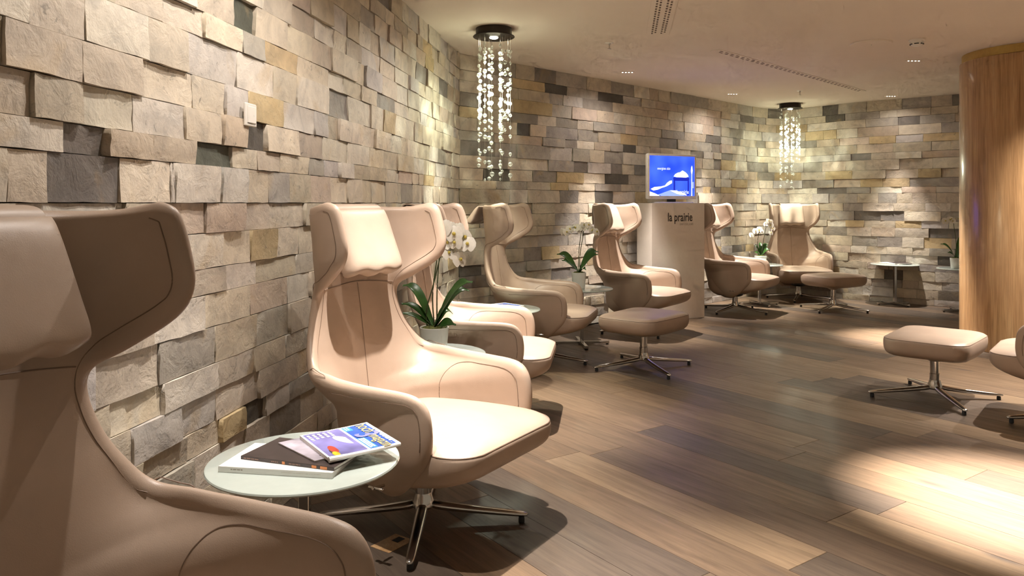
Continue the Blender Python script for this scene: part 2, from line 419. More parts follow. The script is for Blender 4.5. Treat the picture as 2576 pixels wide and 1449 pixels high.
LP = Path([LW0, LW1]); BP = Path([LW1, BACK_END]); FP = Path(FAR, True)
def ls(x):   # photo column -> arc length on the left wall
    k = (x - CX) / F; Y = -1.339 / (k - .1407); return (Y - LW0[1]) / (LW1[1] - LW0[1]) * LP.len
def bs(x):   # photo column -> arc length on the back wall
    k = (x - CX) / F; d = BACK_END - LW1; t = (k * LW1[1] - LW1[0]) / (d[0] - k * d[1]); return t * BP.len
forced_left = [(1.35, ls(157), ls(264), 'slate', -.006), (1.35, ls(264), ls(378), 'rose', .016), (1.35, ls(378), ls(484), 'sand', .014), (1.35, ls(484), ls(583), 'green', -.004),
               (1.26, ls(118), ls(296), 'slate', .002), (1.26, ls(296), ls(424), 'cream', .008), (1.26, ls(432), ls(540), 'pale', .022), (1.26, ls(548), ls(615), 'silver', .020),
               (1.26, ls(20), ls(118), 'cream', .002), (1.44, ls(616), ls(667), 'dark', -.004), (1.44, ls(555), ls(615), 'rose', .018), (1.66, ls(822), ls(876), 'dusk', -.006), (1.45, ls(205), ls(330), 'pale', .002),
               (1.45, ls(76), ls(205), 'sand', .012), (1.55, ls(355), ls(485), 'cream', -.004), (1.55, ls(485), ls(565), 'cream', .000), (1.55, ls(200), ls(355), 'sand', .012), (1.55, ls(0), ls(200), 'sand', .014),
               (1.88, ls(585), ls(641), 'green', -.006), (1.15, ls(510), ls(608), 'rose', .018), (1.02, ls(628), ls(694), 'ochre', .010), (.42, ls(612), ls(664), 'dark', -.004), (.42, ls(550), ls(612), 'ochre', .016), (.32, ls(372), ls(480), 'grey', .016)]
forced_back = [(1.62, bs(1154), bs(1246), 'slate', .0), (1.26, bs(1408), bs(1455), 'slate', .004), (1.26, bs(1496), bs(1542), 'dark', .004), (1.92, bs(1300), bs(1333), 'dark', .004), (1.78, bs(1420), bs(1452), 'dusk', .0),
               (1.45, bs(1340), bs(1400), 'dusk', .004), (1.35, bs(1385), bs(1430), 'ochre', .006)]
make_wall('wall_left', LP, (.12, .38, .24), WL, forced_left)
make_wall('wall_back', BP, (.14, .55, .30), WB, forced_back)
make_wall('wall_far', FP, (.14, .50, .28), WB, [])

# floor planks, clipped to the room (a convex polygon)
ROOM = [(LW0[0], .25), tuple(LW1), tuple(BACK_END), (3.58, 10.06), (6.6, 7.42), (6.6, -1.0), (-1.4, -1.0)]
def clip(poly, a, b2):
    out = []
    def side(p): return (b2[0] - a[0]) * (p[1] - a[1]) - (b2[1] - a[1]) * (p[0] - a[0])
    for i in range(len(poly)):
        p, q = poly[i], poly[(i + 1) % len(poly)]; sp, sq = side(p), side(q)
        if sp <= 0: out.append(p)
        if (sp < 0 < sq) or (sq < 0 < sp):
            t = sp / (sp - sq); out.append((p[0] + (q[0] - p[0]) * t, p[1] + (q[1] - p[1]) * t))
    return out
CLIP = [(tuple(LW0), tuple(LW1)), (tuple(LW1), tuple(BACK_END)), (tuple(BACK_END), (3.58, 10.36)), ((3.4, 10.22), (6.6, 7.50)), ((6.6, 7), (6.6, -1)), ((6, -1.0), (-2, -1.0)), ((-1.42, -1), (-1.42, 1))]
floor = G().box(-1.5, 6.7, -1.05, 10.3, -.06, -.012).build('floor', M['subfloor'], smooth=False); setp(floor, kind='structure')
UD = np.array((-.5811, .8138)); VD = np.array((.8138, .5811)); PW = .2215
planks = []
v0 = 2.626 - 40 * PW
for r in range(90):
    va = v0 + r * PW
    u = (2.734 if abs(va - 2.41) < .06 else rng.uniform(0, 2)) - 12
    while u < 11:
        l = rng.choice((1.8, 2.0, 2.2, 1.3)) if not (abs(va - 2.41) < .06 and u < 2.7) else 2.0 if u > -11.5 else 2.0
        if abs(va - 2.41) < .06 and u < 2.734 < u + l + .2: l = 2.734 - u if 2.734 - u > .5 else l
        g = .0008
        pl = [tuple(UD * a + VD * c) for a, c in ((u + g, va + g), (u + g, va + PW - g), (u + l - g, va + PW - g), (u + l - g, va + g))]
        # clockwise
        ar = sum(pl[i][0] * pl[(i + 1) % 4][1] - pl[(i + 1) % 4][0] * pl[i][1] for i in range(4))
        if ar > 0: pl = pl[::-1]
        for a, c in CLIP:
            if pl: pl = clip(pl, a, c)
        if len(pl) > 2:
            cx = sum(p[0] for p in pl) / len(pl); cy = sum(p[1] for p in pl) / len(pl)
            sc_ = 1 / max(.3, cy) ** 2 if cy > .3 and abs(cx / cy) < .75 else 1e-6 / (1 + abs(cy))
            planks.append((sc_, pl, u, va))
        u += l
planks.sort(key=lambda q: -q[0])
V, Fc, C, UVs = [], [], [], []
def plank_geo(pl):
    pl = pl[::-1]; n = len(pl)
    cx = sum(p[0] for p in pl) / n; cy = sum(p[1] for p in pl) / n
    def ins(p, d):
        l = math.hypot(p[0] - cx, p[1] - cy) + 1e-9; return (p[0] - (p[0] - cx) / l * d, p[1] - (p[1] - cy) / l * d)
    v = [(*ins(p, .0012), 0.0) for p in pl] + [(*p, -.0012) for p in pl] + [(*p, -.012) for p in pl]
    f = [tuple(range(n))] + [(k, n + k, n + (k + 1) % n, (k + 1) % n) for k in range(n)] + [(n + k, 2 * n + k, 2 * n + (k + 1) % n, n + (k + 1) % n) for k in range(n)]
    return v, f
def set_uv(me, fun):
    uvl = me.uv_layers.new(name='UVMap')
    for lp in me.loops:
        uvl.data[lp.index].uv = fun(lp.vertex_index)
for k, (s_, pl, u, va) in enumerate(planks):
    v, f = plank_geo(pl)
    t = rng.random(); base = np.array((.215, .145, .088)) * (1 - t) + np.array((.150, .104, .070)) * t
    if rng.random() < .18: base = np.array((.112, .084, .062))
    if rng.random() < .15: base = np.array((.250, .175, .108))
    col = (*(base * .80 * rng.uniform(.92, 1.08)), 1); ou, ov = rng.uniform(0, 60), rng.uniform(0, 60)
    uv = [(float(np.dot(UD, p[:2])) - u + ou, float(np.dot(VD, p[:2])) - va + ov) for p in v]
    if k < 300:
        o = mesh_obj('plank', v, f, M['oak'], floor, False); color_mesh(o.data, [col] * len(v)); set_uv(o.data, lambda i, uv=uv: uv[i])
    else:
        b3 = len(V); V += v; Fc += [tuple(i + b3 for i in q) for q in f]; C += [col] * len(v); UVs += uv
if V:
    o = mesh_obj('planking', V, Fc, M['oak'], floor, False); color_mesh(o.data, C); set_uv(o.data, lambda i: UVs[i]); o['kind'] = 'stuff'

ceiling = G().box(-1.6, 6.7, -1.05, 10.35, CEIL, CEIL + .1).build('ceiling', M['plaster'], smooth=False); setp(ceiling, kind='structure')

# round column
cc = (4.28, 6.30)
col_o = empty('column', (cc[0], cc[1], 0), 0, 'round pillar clad in honey oak veneer with a brass band at the ceiling', 'pillar', kind='structure')
G().lathe([(.495, 0), (.50, .004), (.50, 2.375), (.497, 2.38)], 96).build('veneer_cladding', M['veneer'], col_o)
G().lathe([(.478, 2.38), (.482, 2.385), (.482, CEIL)], 96).build('brass_band', M['brass'], col_o)

# ------------------------------------------------------------------ ceiling fittings
def spot(parent, loc, watts, cone, blend, color=WARM, rad=.018):
    d = bpy.data.lights.new('spot', 'SPOT'); d.energy = watts; d.spot_size = math.radians(cone); d.spot_blend = blend; d.color = color; d.shadow_soft_size = rad
    o = bpy.data.objects.new('lamp_light', d); COL.objects.link(o); o.parent = parent; o.location = loc
    return o
DL_LAB = ['ceiling downlight above the nearest glass table with magazines', 'ceiling downlight above the largest armchair', 'ceiling downlight above the armchair behind the largest one',
          'small four-lamp ceiling downlight above the armchair left of the white pedestal', 'small four-lamp ceiling downlight above the armchair right of the white pedestal',
          'small four-lamp ceiling downlight above the free-standing table by the far wall', 'small four-lamp ceiling downlight beside the wooden pillar',
          'ceiling downlight above the brightly lit bare floor', 'ceiling downlight above the armchair at the picture edge', 'ceiling downlight above bare floor before the largest armchair', 'ceiling downlight washing the front of the wooden pillar']
for i, (x, y, wt, cone, bl, spill) in enumerate(DOWNLIGHTS):
    e = empty('downlight', (x, y, CEIL), 0, DL_LAB[i], 'ceiling light', 'recessed ceiling downlights')
    G().box(-.065, .065, -.024, .024, -.004, 0, .0015).build('trim_plate', M['plaster'], e)
    for k in range(4):
        G().lathe([(.004, -.0055), (.0065, -.005), (.0065, -.004)], 12, (-.045 + k * .03, 0, 0)).build('lens', M['lamp'], e)
    spot(e, (0, 0, -.03), wt, cone, bl)
    if spill: spot(e, (0, 0, -.02), spill, 150, .7)

def slot_diffuser(p0, p1, label, rows, x0, count):
    p0, p1 = Vector(p0), Vector(p1); d = p1 - p0; ln = d.length
    e = empty('slot_diffuser', (p0.x, p0.y, CEIL), math.atan2(d.y, d.x), label, 'air vent', 'ceiling slot diffusers')
    hw = .022 * len(rows) / 2
    G().box(-.05, ln + .05, min(rows) - .03 - x0, max(rows) + .03 + x0, -.003, 0, .001).build('face_plate', M['plaster'], e)
    n = count
    proto = None
    for k in range(n):
        for j, r in enumerate(rows):
            xx = (k + (.5 if j % 2 else 0)) * ln / n
            if proto is None:
                proto = G().box(0, ln / n * .5, -.006, .006, -.0045, -.002).build('slot', M['slot'], e, False); o = proto
            else:
                o = proto.copy(); COL.objects.link(o); o.parent = e
            o.location = (xx, r, 0)
slot_diffuser((1.694, 6.25), (3.87, 8.46), 'long double-row slot air vent in the middle of the ceiling', (-.016, .016), 0.0, 34)
slot_diffuser((1.075, 5.60), (.87, 4.2), 'wide four-row slot air vent running off the top of the picture', (-.045, -.022, .022, .045), .008, 22)
e = empty('ceiling_speaker', (2.81, 5.955, CEIL), 0, 'flat round white speaker cover on the ceiling', 'speaker')
G().lathe([(.10, -.012), (.148, -.010), (.153, -.004), (.153, 0)], 48).build('cover', M['plaster'], e)
G().lathe([(.004, -.016), (.006, -.011)], 10).build('screw', M['chrome'], e)
e = empty('smoke_detector', (3.10, 5.83, CEIL), 0, 'small round white smoke detector near the wooden pillar', 'smoke detector')
G().lathe([(.05, -.016), (.056, -.010), (.056, 0)], 32).build('base_plate', M['white_plastic'], e)
G().lathe([(.018, -.05), (.036, -.045), (.046, -.032), (.048, -.016)], 32).build('housing', M['white_plastic'], e)
for k in range(6):
    a = k * math.pi / 3
    G().box(.034, .048, -.016, .016, -.037, -.031, M=Matrix.Rotation(a, 4, 'Z')).build('vent', M['black'], e, False)
for (x, y), lb in (((.76, 5.94), 'tiny ceiling sprinkler head near the closer crystal chandelier'), ((3.20, 8.46), 'tiny ceiling sprinkler head near the farther crystal chandelier')):
    e = empty('sprinkler', (x, y, CEIL), 0, lb, 'sprinkler', 'ceiling sprinklers')
    G().lathe([(.03, -.004), (.034, -.002), (.034, 0)], 20).build('rosette', M['white_plastic'], e)
    G().lathe([(.006, -.045), (.005, -.02), (.009, -.004)], 12).build('nozzle', M['chrome'], e)
    G().lathe([(.016, -.05), (.016, -.046)], 14).build('deflector', M['chrome'], e)

# ------------------------------------------------------------------ light switch on the left wall
p, nrm = LP.at(ls(614)); ang = math.atan2(nrm[1], nrm[0])
e = empty('light_switch', (p[0] + nrm[0] * .018, p[1] + nrm[1] * .018, 1.514), ang, 'cream rocker light switch on the stone wall', 'light switch')
G().box(0, .010, -.041, .041, -.041, .041, .003).build('frame', M['white_plastic'], e)
G().box(.008, .014, -.030, .030, -.030, .030, .002).build('rocker', M['white_plastic'], e)
G().box(.013, .0145, .012, .017, -.003, .003).build('indicator', M['paper'], e, False)

# ------------------------------------------------------------------ armchair
# rows of the shell: xc zc (back centre) | xe ye ze (free edge) | n (squareness)
SH = np.array([
    (-.06, .195, .03, .190, .205, 2.5), (-.14, .235, .12, .250, .250, 2.6), (-.20, .285, .20, .275, .310, 2.8), (-.235, .330, .252, .287, .362, 2.9),
    (-.248, .365, .268, .291, .420, 2.9), (-.257, .395, .266, .292, .480, 2.9), (-.263, .420, .254, .293, .525, 2.8), (-.268, .440, .222, .299, .556, 2.8),
    (-.272, .456, .160, .306, .567, 2.7), (-.275, .470, .080, .313, .569, 2.6), (-.278, .487, .000, .317, .569, 2.6), (-.281, .507, -.07, .317, .569, 2.5),
    (-.284, .530, -.13, .314, .570, 2.4), (-.288, .560, -.185, .306, .575, 2.3), (-.293, .600, -.228, .295, .589, 2.2), (-.299, .645, -.260, .281, .617, 2.1),
    (-.306, .695, -.284, .265, .660, 2.1), (-.314, .750, -.305, .246, .710, 2.1), (-.322, .800, -.318, .225, .770, 2.1), (-.330, .845, -.322, .208, .825, 2.1),
    (-.337, .885, -.312, .203, .866, 2.1), (-.343, .92, -.280, .213, .905, 2.3),
    (-.348, .955, -.232, .234, .940, 2.5), (-.352, .99, -.180, .252, .972, 2.7), (-.356, 1.03, -.142, .262, 1.003, 2.8), (-.360, 1.07, -.131, .266, 1.045, 2.8),
    (-.363, 1.11, -.143, .267, 1.100, 2.8), (-.366, 1.14, -.158, .267, 1.148, 2.8), (-.368, 1.16, -.172, .267, 1.174, 2.7), (-.370, 1.168, -.200, .267, 1.184, 2.6)])
NR = len(SH)
def shell_row(par, M_):
    xc, zc, xe, ye, ze, n = par
    ph = np.linspace(0, math.pi / 2, 160); e = 2 / n
    y = ye * np.sin(ph) ** e; x = xc + (xe - xc) * (1 - np.cos(ph) ** e)
    d = np.r_[0, np.cumsum(np.hypot(np.diff(x), np.diff(y)))]; fr = d / d[-1]
    z = zc + (ze - zc) * fr ** 1.3
    t = np.linspace(0, 1, M_)
    return np.stack([np.interp(t, fr, x), np.interp(t, fr, y), np.interp(t, fr, z)], 1)
def shell_pt(r, s):
    par = crom(SH, r)[0]; row = shell_row(par, 101); i = abs(s) * 100
    p = np.array([np.interp(i, np.arange(101), row[:, k]) for k in range(3)]); p[1] *= 1 if s >= 0 else -1
    return p
def shell_nrm(r, s):
    e = .01
    du = shell_pt(min(NR - 1, r + .15), s) - shell_pt(max(0, r - .15), s); dv = shell_pt(r, min(1, s + e)) - shell_pt(r, max(-1, s - e))
    n = np.cross(du, dv); n /= np.linalg.norm(n)
    if np.dot(n, shell_pt(r, s) - np.array((.05, 0, n[2] * 0 + shell_pt(r, s)[2]))) > 0: n = -n
    return n                                            # towards the sitter
def shell_mesh():
    ts = np.linspace(0, NR - 1, 66); m = 19; S = 2 * m - 1
    P = np.zeros((len(ts), S, 3))
    for i, t in enumerate(ts):
        row = shell_row(crom(SH, t)[0], m); P[i, m - 1:] = row; mir = row[::-1].copy(); mir[:, 1] *= -1; P[i, :m] = mir
    du = np.gradient(P, axis=0); dv = np.gradient(P, axis=1); n = np.cross(du, dv); n /= np.linalg.norm(n, axis=2, keepdims=True)
    c = P.copy(); c[..., 0] -= .05; c[..., 2] = 0
    sg = np.sign((n * c).sum(2))[..., None]; sg = np.sign(np.median(sg)) if True else sg
    n = n * sg
    th = .042
    O = P + n * th
    R_, S_ = P.shape[:2]; v = list(P.reshape(-1, 3)) + list(O.reshape(-1, 3)); f = []
    K = R_ * S_
    for i in range(R_ - 1):
        for j in range(S_ - 1):
            a = i * S_ + j; f.append((a, a + S_, a + S_ + 1, a + 1)); f.append((K + a, K + a + 1, K + a + S_ + 1, K + a + S_))
    loop = [(0, j) for j in range(S_)] + [(i, S_ - 1) for i in range(1, R_)] + [(R_ - 1, j) for j in range(S_ - 2, -1, -1)] + [(i, 0) for i in range(R_ - 2, 0, -1)]
    nl = len(loop); OD = {}
    for q, (i, j) in enumerate(loop):
        i0, j0 = loop[q - 1]; i1, j1 = loop[(q + 1) % nl]; t = P[i1, j1] - P[i0, j0]
        d = np.cross(t, n[i, j]); d /= np.linalg.norm(d)
        ii = min(max(i, 2), R_ - 3); jj = min(max(j, 2), S_ - 3)
        if np.dot(d, P[i, j] - P[ii, jj]) < 0: d = -d
        OD[(i, j)] = d
    for _ in range(4):
        OD = {loop[q]: OD[loop[q - 1]] + 2 * OD[loop[q]] + OD[loop[(q + 1) % nl]] for q in range(nl)}
        OD = {k_: d / np.linalg.norm(d) for k_, d in OD.items()}
    def outd(i, j): return OD[(i, j)]
    b0 = len(v)
    for q, amt in ((.22, .40), (.5, .55), (.78, .40)):
        for (i, j) in loop: v.append(P[i, j] * (1 - q) + O[i, j] * q + outd(i, j) * th * amt)
    ids = [[i * S_ + j for i, j in loop]] + [[b0 + k * nl + a for a in range(nl)] for k in range(3)] + [[K + i * S_ + j for i, j in loop]]
    for k in range(4):
        for a in range(nl):
            c_ = (a + 1) % nl; f.append((ids[k][a], ids[k][c_], ids[k + 1][c_], ids[k + 1][a]))
    return v, f
def seam_line(rs, lift=.0006, r=.0016, mirror=False, n=60):
    pts = crom(np.array(rs, float), np.linspace(0, len(rs) - 1, n)); out = []
    for (a, s) in pts:
        s = -s if mirror else s
        out.append(shell_pt(a, s) + shell_nrm(a, s) * lift)
    return out

_rr = np.linspace(0, NR - 1, 420)
DENSE = np.array([shell_row(p_, 160) for p_ in crom(SH, _rr)])
_du = np.gradient(DENSE, axis=0); _dv = np.gradient(DENSE, axis=1); DN = np.cross(_du, _dv); DN /= np.linalg.norm(DN, axis=2, keepdims=True)
_c = DENSE.copy(); _c[..., 0] -= .05; _c[..., 2] = 0
DN *= -np.sign(np.median((DN * _c).sum(2)))             # towards the sitter
DP, DNF = DENSE.reshape(-1, 3), DN.reshape(-1, 3)
def on_shell(targets, wts=(1, 1, 1), lift=.0005, mirror=False):
    out = []
    w_ = np.array(wts)
    for t in targets:
        k = np.argmin((((DP - np.array(t)) * w_) ** 2).sum(1)); out.append(DP[k] + DNF[k] * lift)
    out = np.array(out)
    for _ in range(2): out[1:-1] = (out[:-2] + 2 * out[1:-1] + out[2:]) / 4
    if mirror: out[:, 1] *= -1
    return [tuple(p_) for p_ in out]
def cushion_rings(outline, zb, zt, rings):
    """outline: list of (x,y); rings: (scale, frac). zb, zt: functions of x"""
    cx = sum(p[0] for p in outline) / len(outline); n = len(outline); v, f = [], []
    for sc_, fr in rings:
        for x, y in outline:
            X, Y = cx + (x - cx) * sc_, y * sc_
            v.append((X, Y, zb(X) + (zt(X) - zb(X)) * fr))
    for k in range(len(rings) - 1):
        for j in range(n):
            f.append((k * n + j, k * n + (j + 1) % n, (k + 1) * n + (j + 1) % n, (k + 1) * n + j))
    X = cx
    b0 = len(v); v += [(X, 0, v[0][2]), (X, 0, v[-1][2])]
    v[b0] = (X, 0, np.mean([q[2] for q in v[:n]])); v[b0 + 1] = (X, 0, np.mean([q[2] for q in v[(len(rings) - 1) * n:len(rings) * n]]))
    for j in range(n):
        f.append((b0, (j + 1) % n, j)); k = (len(rings) - 1) * n; f.append((b0 + 1, k + j, k + (j + 1) % n))
    return v, f
def rrect(x0, x1, w0, w1, r0, r1, n=8):
    """rounded trapezoid, back edge at x0 half width w0, front edge x1 half width w1"""
    out = []
    for (cx, cy, a0, r) in ((x1 - r1, w1 - r1, 0, r1), (x0 + r0, w0 - r0, 90, r0), (x0 + r0, -(w0 - r0), 180, r0), (x1 - r1, -(w1 - r1), 270, r1)):
        for k in range(n):
            a = math.radians(a0 + 90 * k / (n - 1)); out.append((cx + r * math.cos(a), cy + r * math.sin(a)))
    # densify the straight runs
    res = []
    for i, p in enumerate(out):
        q = out[(i + 1) % len(out)]; d = math.hypot(q[0] - p[0], q[1] - p[1]); m_ = max(1, int(d / .05))
        for k in range(m_): res.append((p[0] + (q[0] - p[0]) * k / m_, p[1] + (q[1] - p[1]) * k / m_))
    return res

def star_base(root, R=.40, hub_z=.088, pole=(.030, .027, .225), rot=45):
    G().lathe([(.036, .058), (.042, .066), (.040, .086), (.034, .10), (.031, .115)], 28).build('hub', M['chrome'], root)
    pl = G().lathe([(pole[0], .10), (pole[0], .155), (pole[0] - .0005, .1555), (pole[1], .157), (pole[1], pole[2])], 28).build('pole', M['chrome'], root)
    g = G(); secs = []
    for k in range(9):
        t = k / 8; x = .02 + (R - .02) * t; w_ = .024 - .007 * t; z1 = hub_z - (hub_z - .040) * t ** .8; h = .032 - .012 * t
        if k == 8: w_ *= .8; z1 -= .004; h -= .006
        secs.append([(x, -w_, z1 - h), (x, -w_ * .98, z1 - h * .35), (x, -w_ * .55, z1), (x, w_ * .55, z1), (x, w_ * .98, z1 - h * .35), (x, w_, z1 - h)])
    v = [p for s in secs for p in s]; f = []
    for k in range(8):
        for j in range(6): f.append((k * 6 + j, k * 6 + (j + 1) % 6, (k + 1) * 6 + (j + 1) % 6, (k + 1) * 6 + j))
    f += [tuple(range(5, -1, -1)), tuple(48 + j for j in range(6))]
    leg = mesh_obj('leg', v, f, M['chrome'], root, True, 1); leg.rotation_euler.z = math.radians(rot)
    pad = G().lathe([(.009, 0), (.0115, .002), (.0115, .014), (.010, .024)], 16, (R - .030, 0, 0)).build('foot_pad', M['rubber'], leg)
    for k in (1, 2, 3):
        c = copy_tree(leg, root); c.rotation_euler.z = math.radians(rot + 90 * k)

CUSH_RINGS = [(.0, 0), (.45, 0.0), (.72, .02), (.86, .07), (.94, .16), (.985, .32), (1.0, .55), (.995, .74), (.985, .80), (.975, .82), (.965, .84), (.93, .905), (.85, .955), (.68, .985), (.42, 1.0), (.2, 1.003)]
def make_chair(label):
    root = empty('armchair', (0, 0, 0), 0, label, 'armchair', 'beige wing armchairs')
    v, f = shell_mesh(); sh = mesh_obj('shell', v, f, M['leather'], root, True, 1)
    # stitched seams on the inside of the shell
    edge = np.array([shell_row(p_, 160)[-1] for p_ in crom(SH, np.linspace(3.6, NR - 1, 150))])
    nn = np.array([DNF[np.argmin(((DP - p_) ** 2).sum(1))] for p_ in edge]); tt = np.gradient(edge, axis=0)
    od = np.cross(tt, nn); od /= np.linalg.norm(od, axis=1, keepdims=True); mid = np.array((-.1, .2, .8))
    ref = np.array([shell_row(p_, 160)[120] for p_ in crom(SH, np.linspace(3.6, NR - 1, 150))]) - edge
    od *= np.sign((od * ref).sum(1))[:, None]
    tgt = edge + od * .016
    arm = smooth_path([(-.112, .33, .39), (-.115, .33, .45), (-.10, .33, .505), (-.06, .33, .538), (.0, .33, .547), (.08, .33, .547), (.15, .32, .545), (.20, .32, .534), (.232, .31, .500), (.240, .31, .44), (.240, .31, .385)], 80)
    th = .042
    for mi in (False, True):
        G().tube(on_shell(tgt[62:], mirror=mi), .0014, 5).build('edge_seam', M['seam'], sh)
        G().tube(on_shell(arm, (1, .15, 1), mirror=mi), .0015, 5).build('arm_seam', M['seam'], sh)
        G().tube(on_shell(edge + od * .012, lift=-th - .0004, mirror=mi), .0014, 5).build('outer_seam', M['seam'], sh)
    G().tube(seam_line([(20.1, s) for s in np.linspace(-.93, .93, 15)], n=60), .0018, 5).build('headrest_seam', M['seam'], sh)
    G().tube(seam_line([(r, 0.0) for r in np.arange(20.0, 4.9, -1.0)], n=60), .0014, 5).build('back_seam', M['seam'], sh)
    # seat
    ol = rrect(-.24, .425, .270, .318, .10, .12, 8)
    zt = lambda x: .405 + .018 * math.sin(max(0, min(1, (x + .26) / .68)) * math.pi) - .0 * x
    zb = lambda x: .178 + .115 * max(0, min(1, (x + .10) / .52)) ** 1.25 + .05 * max(0, (-x - .1) / .16)
    v, f = cushion_rings(ol, zb, zt, CUSH_RINGS); seat = mesh_obj('seat', v, f, M['leather'], root, True, 1)
    cx = sum(p[0] for p in ol) / len(ol)
    rim = []
    for x, y in ol:
        X, Y = cx + (x - cx) * .979, y * .979
        if X > .10: rim.append((X, Y, zb(X) + (zt(X) - zb(X)) * .815))
    rim.sort(key=lambda p: math.atan2(p[1], p[0] - .08))
    G().tube(smooth_path(rim, 60), .0022, 5).build('seat_seam', M['seam'], seat)
    # loose head cushion
    hc = make_head_cushion(root)
    star_base(root)
    G().lathe([(.06, .17), (.085, .185), (.09, .20), (.085, .225)], 24, (0, 0, 0)).build('mechanism_plate', M['black'], root)
    for s in (-1, 1):
        g = G().tube([(.10, s * .33, .262), (.10, s * .385, .268)], .005, 8); g.box(.075, .135, s * .375 - .006, s * .375 + .006, .264, .272, .002)
        g.build('lever', M['chrome'], root)
    return root

def make_head_cushion(root):
    # pillow: a grid wrapped round, fuller at the bottom, in local (y across, z up, x forward)
    v, f = [], []; nu, nv = 20, 16; W_, H_ = .160, .262
    ids = {}
    for side in (0, 1):
        for j in range(nv + 1):
            for i in range(nu + 1):
                a, b2 = i / nu * 2 - 1, j / nv
                e = max(0, 1 - abs(a) ** 5) ** .45; k = max(0, 1 - abs(2 * b2 - 1) ** 6) ** .5
                th = (.072 - .044 * b2) * e * k
                wob = .0035 * math.sin(a * 9) * max(0, .35 - b2) / .35
                y = a * W_ * (1.03 - .09 * b2) * (1 - .03 * (1 - k)); z = .918 + H_ * b2 - .006 * (1 - abs(a)) * (1 - b2) + wob * 2
                xb = -.268 - .070 * b2                     # resting surface of the backrest
                x = xb + (th if side else -th * .35) + .012
                edge = i in (0, nu) or j in (0, nv)
                if side and edge: ids[(1, i, j)] = ids[(0, i, j)]; continue
                ids[(side, i, j)] = len(v); v.append((x, y, z))
    for side in (0, 1):
        for j in range(nv):
            for i in range(nu):
                q = [ids[(side, i, j)], ids[(side, i + 1, j)], ids[(side, i + 1, j + 1)], ids[(side, i, j + 1)]]
                f.append(tuple(q if side else q[::-1]))
    hc = mesh_obj('head_cushion', v, f, M['cushion'], root, True, 1)
    # strap with counterweight hanging over the top of the back
    pth = [(-.318, 1.150), (-.335, 1.183), (-.372, 1.193), (-.404, 1.188), (-.420, 1.15), (-.420, 1.06), (-.414, 1.00)]
    pth = smooth_path([(a, 0, b2) for a, b2 in pth], 24); vv, ff = [], []
    for k, p in enumerate(pth):
        t = Vector(pth[min(k + 1, 23)]) - Vector(pth[max(k - 1, 0)]); n_ = Vector((t.z, 0, -t.x)).normalized() * .003
        for s, yy in ((1, -.13), (1, .13), (-1, .13), (-1, -.13)): vv.append((p[0] + n_.x * s, yy, p[2] + n_.z * s))
    for k in range(23):
        for j in range(4): ff.append((k * 4 + j, k * 4 + (j + 1) % 4, k * 4 + 4 + (j + 1) % 4, k * 4 + 4 + j))
    ff += [(3, 2, 1, 0), (92, 93, 94, 95)]
    mesh_obj('counterweight_flap', vv, ff, M['cushion'], hc, True, angle=60)
    return hc

# position, facing, label, cushion flipped, world angle of the star base
CH = [((-.63, 1.248), -17.6, 'near beige armchair cut off by the picture edge, beside the magazine table', 0, 20),
      ((-.334, 2.864), -32.3, 'large beige wing armchair in full view beside the glass table with magazines', 0, 0),
      ((-.186, 4.30), -7, 'beige wing armchair behind the largest armchair, partly hidden by an orchid', 0, 40),
      ((.199, 5.78), -15.9, 'beige wing armchair under the closer chandelier, its counterweight flap hung over the back', 1, -22),
      ((1.176, 7.077), -36.5, 'beige wing armchair with a footstool in front, just left of the white pedestal', 0, 18),
      ((2.47, 8.429), -36.3, 'beige wing armchair standing just right of the white pedestal', 0, 43),
      ((3.563, 9.47), -94.2, 'beige wing armchair facing forward in the far corner under the farther chandelier', 0, 63),
      ((3.09, 4.09), 140, 'beige armchair at the picture edge facing the footstool, only its arm showing', 0, 80)]
def turn_base(root, world_deg, own_deg, built=45):
    for c in root.children:
        if c.name.split('.')[0] == 'leg': c.rotation_euler.z += math.radians(world_deg - own_deg - built)
proto = make_chair(CH[0][2])
chairs = []
for i, (pos, deg, lab, flip, lg) in enumerate(CH):
    o = proto if i == 0 else copy_tree(proto)
    o['label'] = lab; chairs.append(o)
for o, (pos, deg, lab, flip, lg) in zip(chairs, CH):
    turn_base(o, lg, deg)
    o.location = (pos[0], pos[1], 0); o.rotation_euler.z = math.radians(deg)
    if flip:      # shortened cushion mesh stands in for the counterweight flap behind the back
        for c in o.children:
            if c.name.startswith('head_cushion'):
                Mx = Matrix.Translation((-.376, 0, 1.185)) @ Matrix.Rotation(math.pi, 4, 'Z') @ Matrix.Diagonal((1, 1, .55, 1)) @ Matrix.Translation((.376, 0, -1.185))
                c.matrix_local = Mx
                for q in list(c.children): bpy.data.objects.remove(q)

# ------------------------------------------------------------------ footstools
def make_ottoman(label):
    root = empty('footstool', (0, 0, 0), 0, label, 'footstool', 'beige footstools')
    ol = rrect(-.31, .31, .235, .245, .10, .10, 8)
    zt = lambda x: .408; zb = lambda x: .272 - .012 * (1 - min(1, abs(x) / .31))
    v, f = cushion_rings(ol, zb, zt, CUSH_RINGS); c = mesh_obj('cushion', v, f, M['leather'], root, True, 1)
    rim = [(x * .979, y * .979, zb(x) + (zt(x) - zb(x)) * .815) for x, y in ol]
    G().tube(rim, .0018, 5, True).build('cushion_seam', M['seam'], c)
    G().lathe([(.036, .232), (.05, .240), (.085, .268), (.09, .285)], 28).build('cushion_socket', M['leather'], root)
    star_base(root, R=.40, pole=(.030, .027, .245), rot=45)
    return root
OT = [((.958, 5.54), 50, 17, 'beige leather footstool in the middle row, before the armchair left of the pedestal'),
      ((3.60, 8.53), 25, 45, 'small distant beige footstool before the far corner armchair'),
      ((2.60, 4.68), 48, -6, 'beige leather footstool at the picture edge near the wooden pillar')]
op = make_ottoman(OT[0][3])
ots = [op] + [copy_tree(op) for _ in OT[1:]]
